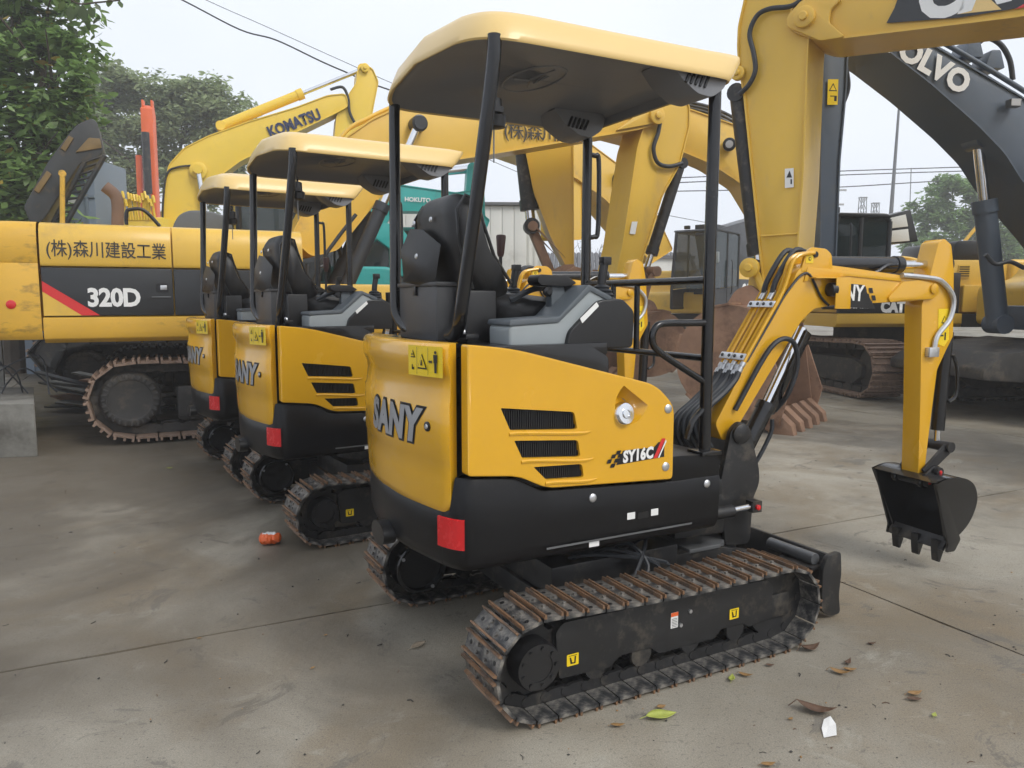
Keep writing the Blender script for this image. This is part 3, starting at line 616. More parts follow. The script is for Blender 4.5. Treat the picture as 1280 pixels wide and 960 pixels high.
        pd = MB().prism(round_poly([(-.34, 1.225), (-.325, 1.29), (-.20, 1.40), (-.10, 1.405), (-.045, 1.36), (-.05, 1.225)], .02, 4), min(y0, y1) - .02, max(y0, y1) + .03 * (1 if sd_ > 0 else 0) + .0).build('joystick_pod', BLK, cn, bevel=.014, seg=3)
        ys = (min(y0, y1) - .021) if sd_ < 0 else (max(y0, y1) + .031)
        decal('console_label', [([(-.285, 1.335), (-.275, 1.318), (-.205, 1.378), (-.215, 1.393)], 0, 0)], [WHITE], cn, lambda u, v, h: Vector((u, ys + (-h if sd_ < 0 else h), v)))
        jx, jy = -.125, .35 * sd_
        bl_ = MB(); bl_.lathe([(.052, 1.395), (.054, 1.405), (.042, 1.412), (.048, 1.420), (.037, 1.427), (.042, 1.435), (.030, 1.442), (.033, 1.449), (.018, 1.457)], (jx, jy, 0), (0, 0, 1), 18); bl_.build('bellows', RUBBER, cn)
        j = MB().tube(smooth_path([(jx, jy, 1.45), (jx + .004, jy, 1.49), (jx + .012, jy, 1.535)], 4), .017, 10); j.box((jx + .016, jy, 1.545), (.036, .034, .03)); j.build('joystick', BLK, cn, bevel=.004)
        MB().prism(round_poly([(-.395, 1.468), (-.385, 1.492), (-.27, 1.488), (-.225, 1.462), (-.26, 1.448), (-.38, 1.452)], .012, 4), sd_ * .30 - .04, sd_ * .30 + .04).build('armrest', BLK, cn, bevel=.01, seg=3)
        MB().prism([(-.325, 1.33), (-.325, 1.46), (-.27, 1.46), (-.255, 1.33)], sd_ * .30 - .022, sd_ * .30 + .022).build('armrest_post', CONSD, cn, bevel=.006)
        MB().lathe([(.018, 0), (.018, .012), (.010, .02)], (-.35, sd_ * .33, 1.43), (0, sd_, 0), 12).build('armrest_knob', DBLK, cn)
    # travel levers and blade lever
    for y in (-.06, .06):
        lv = MB().tube([(.02, y, .86), (.10, y, 1.20), (.08, y * 1.3, 1.34)], .010, 8); lv.build('travel_lever', BLK, root)
        MB().tube([(.08, y * 1.3, 1.33), (.075, y * 1.4, 1.45)], .018, 10).build('lever_grip', BLK, root)
    bl2 = MB().tube([(-.22, .30, 1.42), (-.215, .30, 1.60)], .008, 8).build('blade_lever', BLK, root)
    MB().lathe([(.012, 0), (.016, .015), (.022, .085), (.020, .094), (.006, .097)], (-.215, .30, 1.59), (.03, 0, 1), 14).build('knob', mat_knob, bl2)
    for y in (.0, -.17): MB().prism([(.02, .86), (.14, .90), (.14, .915), (.01, .88)], y - .05, y + .05).build('foot_pedal', DARK, root, bevel=.003)
    # --- canopy
    for sd_ in (-1, 1):
        pr_ = MB().tube(smooth_path([(-.632, .475 * sd_, 2.235), (-.637, .468 * sd_, 2.12), (-.662, .405 * sd_, 1.75), (-.688, .345 * sd_, 1.42), (-.690, .325 * sd_, 1.345), (-.680, .28 * sd_, 1.30), (-.668, .22 * sd_, 1.278), (-.66, .16 * sd_, 1.27)], 6), .0235, 12); pr_.build('rear_post', BLKG, root)
        xf = .31 if sd_ < 0 else .335
        ft = MB().tube(smooth_path([(xf - .02, .452 * sd_, 2.245), (xf, .452 * sd_, 2.19), (xf + .003, .452 * sd_, 2.14), (xf, .452 * sd_, 1.5), (xf, .452 * sd_, .80)], 5), .0235, 12); fp = ft.build('front_post', BLKG, root)
        MB().box((xf, .452 * sd_, .80), (.10, .09, .018)).build('post_flange', BLKG, fp, bevel=.003)
    MB().tube([(.31, -.452, 1.477), (.335, .452, 1.477)], .016, 10).build('front_rail', BLKG, root)
    MB().tube([(.31, -.452, 1.172), (.335, .452, 1.172)], .014, 10).build('front_rail', BLKG, root)
    for y in (.20, .02): MB().tube([(.323, y, 1.172), (.323, y, 1.477)], .013, 10).build('rail_upright', BLKG, root)
    MB().tube(smooth_path([(.31, -.452, 1.312), (.20, -.452, 1.312), (.09, -.452, 1.312), (.05, -.452, 1.295), (.038, -.452, 1.255), (.06, -.452, 1.215), (.16, -.452, 1.155), (.31, -.452, 1.075)], 6), .0135, 10).build('grab_loop', BLKG, root)
    MB().tube(smooth_path([(.335, .452, 2.10), (.38, .452, 2.10), (.405, .452, 2.07), (.405, .452, 1.75), (.38, .452, 1.71), (.335, .452, 1.71)], 6), .012, 10).build('grab_handle', BLKG, root)
    MB().tube(smooth_path([(.31, -.452, .98), (.24, -.46, .93), (.21, -.46, .86)], 5), .012, 8).build('floor_brace', BLKG, root)
    npt = 96; ring = []
    for i in range(npt):
        a = 2 * math.pi * i / npt; c, s_ = math.cos(a), math.sin(a); n_ = 2 / (11.0 if c < 0 else 16.0)
        x = abs(c) ** n_ * (1 if c > 0 else -1); y = abs(s_) ** n_ * (1 if s_ > 0 else -1)
        ring.append((x, y))
    x0c, hx, hy = -.150, .520, .515
    def ringrow(ix, iy, z, fwd=0., lift=0.):
        out = []
        for x, y in ring:
            r_ = max(0, -x) ** 3; f_ = max(0, x) ** 6
            out.append(Vector((x0c + x * (hx - (ix if x < 0 else ix * .2)) - .055 * max(0, -x) ** 2 * (1 - y * y) + fwd * f_, y * (hy - iy), z + .042 * r_ * (1 - y * y) + lift * f_)))
        return out
    rows = [ringrow(.018, .018, 2.222), ringrow(.004, .004, 2.214), ringrow(0, 0, 2.220), ringrow(.005, .005, 2.240, .03, .004), ringrow(.026, .026, 2.296, .09, .010), ringrow(.044, .046, 2.318, .115, .012), ringrow(.085, .09, 2.336, .08, .004), ringrow(.16, .17, 2.352, .03), ringrow(.30, .30, 2.366), ringrow(.50, .50, 2.372)]
    cb = MB().grid(rows, closed=True); cb.f.append(tuple(range(9 * npt, 10 * npt))); cb.mi.append(0); cano = cb.build('canopy_roof', YCAN, root, smooth=50)
    rows2 = [ringrow(.016, .016, 2.219), ringrow(.035, .035, 2.223), ringrow(.075, .075, 2.252), ringrow(.25, .25, 2.268), ringrow(.50, .50, 2.272)]
    cl_ = MB().grid(rows2, closed=True); cl_.f.append(tuple(range(4 * npt, 5 * npt))); cl_.mi.append(0); cl_.build('canopy_liner', UNDER, root, smooth=50)
    for sd_ in (-1, 1):
        bx = MB(); yb = .40 * sd_
        bx.prism(round_poly([(.06, 2.262), (.12, 2.20), (.20, 2.155), (.27, 2.15), (.33, 2.19), (.345, 2.24), (.33, 2.265)], .02, 3), yb - .085, yb + .085); bo_ = bx.build('corner_housing', UNDER, root, bevel=.014)
        for k in range(5): MB().box((.15 + .022 * k, yb - .087 * 1, 2.21 - .002 * k), (.009, .01, .05), M=Matrix.Rotation(R(25), 3, 'Y')).build('air_slot', DBLK, bo_)
    em = MB()
    def ell(t): return (-.22 + .10 * math.cos(t), .19 * math.sin(t), 2.2705)
    em.tube([ell(2 * math.pi * i / 40) for i in range(40)], .005, 6, closed=True)
    em.tube([(-.295, .03, 2.271), (-.23, .02, 2.271), (-.19, .10, 2.271)], .005, 6); em.tube([(-.23, .02, 2.271), (-.21, -.15, 2.271)], .005, 6); em.tube([(-.19, .05, 2.271), (-.19, -.06, 2.271)], .005, 6)
    em.build('moulded_emblem', UNDER, root)
    MB().lathe([(.012, 0), (.012, .012), (.006, .016)], (-.05, .05, 2.368), (0, 0, 1), 10).build('roof_bolt', GREYM, root)
    # work lamp on the rear post
    wl_ = MB(); wl_.box((-.60, -.415, 2.02), (.035, .05, .018)); wl_.lathe([(.020, -.05), (.038, -.046), (.042, -.01), (.028, 0), (.026, .045), (.016, .05)], (-.585, -.375, 2.02), (0, 0, 1), 16); wl_.tube(smooth_path([(-.585, -.375, 2.07), (-.59, -.40, 2.09), (-.62, -.44, 2.08)], 5), .006, 6)
    wl_.build('work_lamp', DBLK, root); MB().tube([(-.585, -.375, 1.97), (-.584, -.372, 1.86)], .003, 5).build('lamp_cord', GREYM, root)
    # --- kingpost, boom, stick, bucket, in the swung boom plane
    BL, BR_ = (.75, -.10, 0), (0, 0, R(-6))
    def part(b, name, m, par=root, bevel=0, **k): return b.build(name, m, par, bevel=bevel, loc=BL if par is root else (0, 0, 0), rot=BR_ if par is root else (0, 0, 0), **k)
    kp = MB()
    kp.prism(round_poly([(-.20, .40), (-.20, .56), (-.10, .58), (-.05, .82), (.0, .86), (.06, .82), (.085, .72), (.115, .63), (.120, .56), (.085, .49), (.075, .28), (-.06, .28), (-.08, .40)], .03, 4), -.115, -.085)
    kp.prism(round_poly([(-.20, .40), (-.20, .56), (-.10, .58), (-.05, .82), (.0, .86), (.06, .82), (.085, .72), (.115, .63), (.120, .56), (.085, .49), (.075, .28), (-.06, .28), (-.08, .40)], .03, 4), .085, .115)
    kp.box((-.02, 0, .50), (.18, .22, .10)); kp.cyl((.02, 0, .22), (.02, 0, .62), .055, n=18); kp.box((.02, 0, .43), (.14, .16, .05))
    ko = part(kp, 'swing_post', DARK, bevel=.006)
    part(MB().box((-.26, -.02, .42), (.26, .34, .09)).box((-.26, -.02, .58), (.26, .30, .07)), 'swing_bracket', DARK, bevel=.012)
    sc2 = MB().cyl((-.36, -.22, .475), (-.10, -.20, .475), .028, n=12); sc2.cyl((-.13, -.20, .475), (.03, -.17, .475), .015, n=10, m=1); sc2.box((.045, -.168, .475), (.05, .05, .05)); part(sc2, 'swing_cylinder', [DARK, CHROME])
    part(MB().lathe([(.012, 0), (.012, .01), (.006, .012)], (.045, -.193, .475), (0, -1, 0), 12), 'pin_cap', RED)
    part(MB().lathe([(.045, 0), (.045, .012), (.03, .02)], (0, -.116, .80), (0, -1, 0), 20), 'boom_pin', DARK)
    near = -.058
    bo1 = [(-0.096, 0.841), (0.096, 1.163), (0.291, 1.437), (0.347, 1.541), (0.411, 1.575), (0.648, 1.556), (1.0, 1.523), (1.182, 1.517), (1.26, 1.469), (1.237, 1.404), (1.054, 1.392), (0.584, 1.377), (0.452, 1.359), (0.383, 1.307), (0.193, 1.049), (0.004, 0.783), (-0.053, 0.757)]
    bo = part(MB().prism(round_poly(bo1, .02, 3), near, -near), 'boom', YEL, bevel=.007)
    nose = MB().prism(round_poly([(0.999, 1.491), (1.107, 1.5), (1.244, 1.477), (1.258, 1.437), (1.21, 1.404), (1.017, 1.4), (0.921, 1.388), (0.908, 1.412)], .01, 3), near - .012, near + .002); part(nose, 'boom_nose', YEL, bo, bevel=.004)
    part(MB().prism([tuple(p) for p in [(0.377, 1.485), (0.645, 1.514), (0.996, 1.491), (0.994, 1.511), (0.643, 1.541), (0.397, 1.552)]], near - .006, near + .001), 'flange_strip', YEL, bo, bevel=.003)
    ear = [(0.359, 1.53), (0.388, 1.619), (0.42, 1.646), (0.507, 1.641), (0.543, 1.615), (0.552, 1.54)]
    for y in (-.06, .042): part(MB().prism(round_poly(ear, .014, 4), y, y + .018), 'cylinder_ear', YEL, bo, bevel=.004)
    eh = [(0.441, 1.612)][0]
    part(MB().lathe([(.014, 0), (.014, .006)], (eh[0], -.061, eh[1]), (0, -1, 0), 14), 'ear_pin', DBLK, bo)
    # arm cylinder along the top of the boom
    ca_ = [(0.585, 1.569), (1.035, 1.577), (1.317, 1.582)]
    ac = MB().cyl((ca_[0][0] - .05, 0, ca_[0][1]), (ca_[1][0], 0, ca_[1][1]), .040, n=20); ac.cyl((ca_[1][0] - .03, 0, ca_[1][1]), (ca_[1][0] + .012, 0, ca_[1][1]), .044, n=20); ac.cyl((ca_[1][0], 0, ca_[1][1]), (ca_[2][0], 0, ca_[2][1]), .022, n=16, m=1)
    aco = part(ac, 'arm_cylinder', [BLKG, CHROME]); part(MB().tube(smooth_path([(ca_[0][0] + .16, -.035, ca_[0][1] - .05), (ca_[0][0] + .25, -.048, ca_[0][1] - .035), (ca_[0][0] + .33, -.046, ca_[0][1] + .0), (ca_[0][0] + .40, -.044, ca_[0][1] + .005)], 5), .009, 8), 'cylinder_pipe', BLKG, aco)
    part(MB().cyl((ca_[2][0] + .02, -.05, ca_[2][1]), (ca_[2][0] + .02, .05, ca_[2][1]), .040, n=18), 'rod_eye', DARK, aco)
    # steel pipes and hoses on the back of the boom
    bk0, bk1, bk2 = [Vector((p[0], 0, p[1])) for p in (bo1[0], bo1[1], bo1[2])]
    d01 = (bk2 - bk0).normalized(); nb = Vector((-d01.z, 0, d01.x)); nb = nb if nb.x < 0 else -nb
    hz = empty('hydraulic_lines', BL, BR_[2], root)
    for k in range(6):
        y = .085 - .030 * k; o_ = nb * (.028 + .004 * (k % 2))
        a = bk0.lerp(bk2, .40 + .02 * (k % 2)); c = bk0.lerp(bk2, .98); e_ = Vector((bo1[3][0], 0, bo1[3][1])); g = Vector((bo1[4][0] + .02, 0, bo1[4][1]))
        pp = [a + o_, a.lerp(c, .5) + o_, c + o_, e_ + nb * .035 + Vector((0, 0, .03)), g + Vector((0, 0, .045))] if k > 3 else [a + o_, a.lerp(c, .5) + o_, c + o_, e_ + nb * .03]
        for q in pp: q.y = y
        MB().tube(smooth_path(pp, 5), .0095, 8).build('steel_pipe', YEL, hz)
        st_ = pp[0]; q1 = st_ - d01 * .07
        MB().lathe([(.013, 0), (.013, .02), (.010, .022), (.010, .03), (.014, .032), (.014, .055), (.011, .058)], st_ + d01 * .01, -d01, 10).build('pipe_fitting', ZINC, hz)
        hp0 = [(-0.101, 0.955), (-0.195, 0.886), (-0.219, 0.803), (-0.172, 0.718)]
        fl = [st_ - d01 * .04, st_ - d01 * .085] + [Vector((p[0] + .020 * (k - 2.5) * .55, 0, p[1] + .010 * (k - 2.5))) for p in hp0]
        for n_, q in enumerate(fl): q.y = y - .006 * n_
        MB().tube(smooth_path(fl, 6), .0145, 8).build('hose', RUBBER, hz)
        if k in (1, 3):
            up = [c + o_ - d01 * .02, c + o_ + d01 * .05 + nb * .02, e_ + nb * .02 + Vector((.03, 0, .075)), Vector((eh[0] - .01, 0, eh[1] + .015))]
            for q in up: q.y = y
            MB().tube(smooth_path(up, 6), .013, 8).build('hose', RUBBER, hz)
            MB().lathe([(.014, 0), (.014, .05)], up[0] - d01 * .03, d01, 10).build('pipe_fitting', ZINC, hz)
    for f in (.46, .86):
        c = bk0.lerp(bk2, f) + nb * .050; M = Matrix.Rotation(math.atan2(d01.x, d01.z), 3, 'Y')
        for y in (.055, -.035): MB().box((c.x, y, c.z), (.006, .086, .034), M=M).build('pipe_clamp', ZINC, hz, bevel=.003); 
        for y in (.08, .03, -.01, -.06): MB().lathe([(.010, 0), (.008, .007)], (c.x, y, c.z), nb, 8).build('clamp_bolt', DBLK, hz)
    ln = [bk0.lerp(bk2, .45) + nb * .02, bk0.lerp(bk2, .75) + nb * .015, bk2 + nb * .01, Vector((bo1[4][0] - .02, 0, bo1[4][1] - .05)), Vector((bo1[4][0] + .07, 0, bo1[4][1] - .16)), Vector((bo1[4][0] + .12, 0, bo1[4][1] - .20))]
    for q in ln: q.y = near - .008
    MB().tube(smooth_path(ln, 6), .006, 6).build('lamp_wire', RUBBER, hz)
    # lamp guard and side lettering
    lg = [(0.525, 1.505), (0.614, 1.506), (0.618, 1.358), (0.524, 1.359)]
    g = MB(); g.prism(lg, -.115, -.109); g.prism([(lg[1][0] - .004, lg[1][1]), (lg[1][0], lg[1][1]), (lg[2][0], lg[2][1]), (lg[2][0] - .004, lg[2][1])], -.111, near); g.prism([(lg[0][0] - .12, lg[0][1]), (lg[1][0], lg[1][1]), (lg[1][0], lg[1][1] - .005), (lg[0][0] - .12, lg[0][1] - .005)], -.111, near)
    part(g, 'lamp_guard', YEL, bo, bevel=.003)
    la = [(0.519, 1.449)][0]; part(MB().lathe([(.012, 0), (.032, .012), (.032, .04), (.024, .048)], (la[0] - .02, -.085, la[1]), (1, -.1, 0), 18), 'boom_lamp', DBLK, bo)
    sp_ = [(0.627, 1.48), (0.749, 1.473), (0.835, 1.357), (0.634, 1.366)]
    fl2 = lambda u, v, h: Vector((u, near - h - .001, v))
    ck = []
    x0, z0 = sp_[1][0] + .012, sp_[1][1] - .004
    for k, (i, j) in enumerate(((0, 0), (1, 1), (2, 2), (1.9, .2), (2.8, 1.2), (.2, -1))): ck.append(([(x0 + .03 * i * .75 - .012, z0 - .036 * j - .028), (x0 + .03 * i * .75 + .012, z0 - .036 * j - .028), (x0 + .03 * i * .75 + .004, z0 - .036 * j - .003), (x0 + .03 * i * .75 - .02, z0 - .036 * j - .003)], 0, 1))
    sk_ = decal('boom_sticker', [(sp_, 0, 0)] + ck[:5], [DBLK], bo, fl2)
    lettering('boom_name', 'NY', .105, WHITE, sk_, ((sp_[0][0] + sp_[1][0]) / 2 + .005, near - .004, (sp_[0][1] + sp_[3][1]) / 2 + .008), (1, 0, -.05), bold=.003, width=.8)
    yl = [(0.388, 1.611), (0.431, 1.612), (0.429, 1.571), (0.386, 1.571)]; decal('ear_label', [(yl, 0, 0), (circ(sum(p[0] for p in yl) / 4, sum(p[1] for p in yl) / 4, .009, 10), 1, 1), (circ(sum(p[0] for p in yl) / 4, sum(p[1] for p in yl) / 4, .005, 10), 0, 2)], [DYEL, DBLK], bo, lambda u, v, h: Vector((u, -.0605 - h, v)))
    # boom cylinder with rod guard
    bc_ = [(0.082, 0.638), (0.24, 0.904), (0.439, 1.266)]; A, B_, C_ = [Vector((p[0], 0, p[1])) for p in bc_]
    b2 = MB().cyl(A, B_, .042, n=20); b2.cyl(A + (B_ - A) * .9, B_ + (B_ - A) * .02, .047, n=20); b2.cyl(B_, C_, .022, n=16, m=1); b2o = part(b2, 'boom_cylinder', [BLKG, CHROME])
    dd = (C_ - A).normalized(); nn = Vector((dd.z, 0, -dd.x)); q0, q1 = B_ - dd * .03, C_ - dd * .01
    gd = MB(); gd.add([q0 - nn * .004 + V(0, -.040, 0), q0 - nn * .004 + V(0, .040, 0), q1 - nn * .004 + V(0, .040, 0), q1 - nn * .004 + V(0, -.040, 0), q0 + nn * .042 + V(0, -.032, 0), q0 + nn * .042 + V(0, .032, 0), q1 + nn * .042 + V(0, .032, 0), q1 + nn * .042 + V(0, -.032, 0)], [(0, 1, 2, 3), (4, 7, 6, 5), (0, 4, 5, 1), (2, 6, 7, 3), (0, 3, 7, 4), (1, 5, 6, 2)]); part(gd, 'rod_guard', BLKG, b2o, bevel=.006)
    hh = [B_ - dd * .05 + nn * .05 + V(0, -.02, 0), A + dd * .2 + nn * .085 + V(0, -.02, 0), A + dd * .05 + nn * .09 + V(0, -.01, 0), A - dd * .06 + nn * .07]
    part(MB().tube(smooth_path(hh, 5), .010, 8), 'cylinder_hose', RUBBER, b2o)
    lo2 = [Vector((bo1[0][0] + .10, near - .01, bo1[0][1] + .06)), Vector((bo1[1][0] + .08, near - .03, bo1[1][1] + .02)), Vector((bo1[1][0] + .20, near - .03, bo1[1][1] + .05)), Vector((bo1[1][0] + .25, near - .02, bo1[1][1] - .06)), Vector((bo1[1][0] + .22, near + .0, bo1[1][1] - .20)), B_ + nn * .06]
    part(MB().tube(smooth_path(lo2, 6), .012, 8), 'cylinder_hose', RUBBER, b2o)
    # stick
    so1 = [(1.207, 0.437), (1.188, 0.886), (1.159, 1.372), (1.199, 1.501), (1.251, 1.691), (1.289, 1.712), (1.343, 1.681), (1.373, 1.544), (1.397, 1.213), (1.351, 1.139), (1.295, 1.04), (1.262, 0.684), (1.246, 0.459)]
    stk = part(MB().prism(round_poly(so1, .012, 3), -.052, .052), 'dipper_stick', YEL, bevel=.006)
    part(MB().lathe([(.026, 0), (.026, .008), (.016, .012)], [(1.212, 1.457)][0][:1] + (-.071,) + [(1.212, 1.457)][0][1:], (0, -1, 0), 18), 'stick_pin', YEL, stk)
    wl2 = [(1.276, 1.355), (1.351, 1.355), (1.365, 1.197), (1.333, 1.16), (1.286, 1.174)]; cxm = sum(p[0] for p in wl2) / 5; czm = sum(p[1] for p in wl2) / 5
    decal('stick_label', [(wl2, 0, 0), tri(cxm, czm + .05, .022, 1, 1), tri(cxm, czm + .05, .016, 2, 0), ([(cxm - .022, czm - .035), (cxm + .0, czm - .035), (cxm + .0, czm - .027), (cxm - .022, czm - .027)], 1, 1), ([(cxm + .008, czm - .055), (cxm + .018, czm - .055), (cxm + .018, czm - .015), (cxm + .008, czm - .015)], 1, 1)], [DYEL, DBLK], stk, lambda u, v, h: Vector((u, -.0525 - h, v)))
    ah = [(0.992, 1.522), (1.168, 1.512), (1.271, 1.493), (1.359, 1.412), (1.345, 1.306), (1.261, 1.216), (1.245, 1.135)]
    part(MB().tube(smooth_path([(p[0], -.068, p[1]) for p in ah], 6), .013, 8), 'arm_hose', ZINC, stk)
    cb_ = [(1.235, 1.134)][0]; part(MB().box((cb_[0], -.065, cb_[1]), (.07, .03, .05)), 'hose_block', ZINC, stk, bevel=.004)
    cy = [(1.394, 1.232), (1.404, 0.912), (1.4, 0.609)]; c3 = MB().cyl((cy[0][0] + .02, 0, cy[0][1]), (cy[2][0] - .01, 0, cy[2][1] + .1), .034, n=18); c3.cyl((cy[2][0] - .01, 0, cy[2][1] + .1), (cy[2][0] - .01, 0, cy[2][1] + .02), .018, n=14, m=1); c3o = part(c3, 'bucket_cylinder', [BLKG, CHROME])
    part(MB().tube(smooth_path([(cy[0][0] + .04, -.03, cy[0][1] - .12), (cy[0][0] + .075, -.03, cy[0][1] - .2), (cy[0][0] + .08, -.03, cy[0][1] - .33), (cy[0][0] + .03, -.03, cy[0][1] - .37)], 5), .010, 8), 'cylinder_pipe', BLKG, c3o)
    pb = (so1[0][0] + .012, so1[0][1] + .022); lk0 = (cy[2][0] - .01, cy[2][1] + .02)
    for y in (-.075, .06): part(MB().prism(round_poly([(lk0[0] - .02, lk0[1] + .02), (lk0[0] + .025, lk0[1] + .025), (lk0[0] + .02, lk0[1] - .03), (pb[0] + .03, pb[1] + .03), (pb[0] - .01, pb[1] + .06)], .012, 3), y, y + .015), 'bucket_link', DARK, bevel=.003)
    part(MB().cyl((lk0[0], -.09, lk0[1]), (lk0[0], .09, lk0[1]), .028, n=14), 'link_pin', DARK)
    # bucket
    px_, pz_ = pb[0] + .025, pb[1]; hw = .195; yc_ = -.01
    prof_out = [(px_ - .07, pz_ + .03), (px_ + .02, pz_ + .05), (px_ + .13, pz_ + .04), (px_ + .205, pz_ - .005), (px_ + .245, pz_ - .09), (px_ + .225, pz_ - .19), (px_ + .165, pz_ - .262), (px_ + .075, pz_ - .315)]
    prof_out = [(p[0] - .03, p[1] - .005) for p in prof_out]
    cxb = sum(p[0] for p in prof_out) / 8; czb = sum(p[1] for p in prof_out) / 8
    def shrink(p, k): 
        v = Vector((p[0] - cxb, p[1] - czb)); l_ = v.length; v = v * ((l_ - k) / l_); return (cxb + v.x, czb + v.y)
    oc = [tuple(p)[:2] for p in smooth_path([(p[0], p[1], 0) for p in prof_out], 4)]; ic = [shrink(p, .012) for p in oc]
    shell = MB(); shell.grid([[V(p[0], yc_ + y, p[1]) for p in oc] for y in (-hw, hw)]); shell.grid([[V(p[0], yc_ + y, p[1]) for p in ic] for y in (-hw + .012, hw - .012)])
    for y0_, y1_ in ((-hw, -hw + .014), (hw - .014, hw)): shell.prism(oc, yc_ + y0_, yc_ + y1_)
    for e in (0, -1): shell.add([(oc[e][0], yc_ - hw, oc[e][1]), (oc[e][0], yc_ + hw, oc[e][1]), (ic[e][0], yc_ + hw, ic[e][1]), (ic[e][0], yc_ - hw, ic[e][1])], [(0, 1, 2, 3)])
    shell.v = [(x_, yc_ + (y_ - yc_) * (1.04 - .62 * max(0, pz_ - z_)), z_) for x_, y_, z_ in shell.v]      # narrower towards the lip
    bko = part(shell, 'bucket', BLKG)
    for y in (-hw * .93 - .008, hw * .93 - .004): part(MB().prism(round_poly([oc[0], (oc[0][0] + .05, oc[0][1] - .02), (oc[-1][0] + .07, oc[-1][1] + .03), (oc[-1][0] + .03, oc[-1][1] - .03), (oc[-1][0] - .03, oc[-1][1] - .03), (oc[-1][0] - .02, oc[-1][1] + .02)], .01, 2), yc_ + y, yc_ + y + .012), 'side_cutter', BLKG, bko, bevel=.003)
    lp = oc[-1]; part(MB().box((lp[0] - .01, yc_, lp[1] + .005), (.07, 1.72 * hw, .018), M=Matrix.Rotation(R(-60), 3, 'Y')), 'cutting_edge', DARK, bko, bevel=.003)
    for y in (-.122, 0, .122):
        part(MB().prism([(lp[0] + .03, lp[1] + .02), (lp[0] + .012, lp[1] - .03), (lp[0] - .012, lp[1] - .095), (lp[0] - .024, lp[1] - .095), (lp[0] - .035, lp[1] - .03), (lp[0] - .035, lp[1] + .02)], yc_ + y - .022, yc_ + y + .022), 'tooth', DARK, bko, bevel=.004)
    for y in (-.088, .068): part(MB().prism(round_poly([(pb[0] - .045, pb[1] - .02), (pb[0] - .02, pb[1] + .035), (pb[0] + .06, pb[1] + .085), (pb[0] + .11, pb[1] + .07), (pb[0] + .13, pb[1] + .01), (pb[0], pb[1] - .04)], .02, 4), y, y + .02), 'hanger_plate', BLKG, bko, bevel=.004)
    for dx, dz in ((0, 0), (.075, .05)): part(MB().lathe([(.024, -.11), (.024, .11)], (pb[0] + dx, 0, pb[1] + dz), (0, 1, 0), 14), 'bucket_pin', DARK, bko); part(MB().lathe([(.010, 0), (.008, .004)], (pb[0] + dx, -.1105, pb[1] + dz), (0, -1, 0), 10), 'pin_mark', RED, bko)
mat_box = mat('grey_plastic_box', (.045, .046, .049), .42, var=.08, scale=3, bump=.03, bscale=300)
mat_knob = mat('brown_red_knob', (.075, .035, .030), .4, var=.08)
BPL = [(-.402, .165, .024), (.345, .180, .024)]
MG = 'compact excavators parked in a row'
mini = empty('mini_excavator', (.28, 3.225, 0), R(28.0))
build_mini(mini)
tag(mini, 'nearest compact yellow excavator, whole machine with dozer blade, beside the fallen leaves', 'excavator', MG)
m2 = copy_tree(mini); m2.location = (-.921, 5.05, 0); m2.rotation_euler = (0, 0, R(31.4))
tag(m2, 'middle compact yellow excavator of the row, beside the orange wrapper on the ground', 'excavator', MG)
m3 = copy_tree(mini); m3.location = (-1.833, 6.496, 0); m3.rotation_euler = (0, 0, R(32.2))
tag(m3, 'farthest compact yellow excavator of the row, in front of the large dark-striped machine', 'excavator', MG)


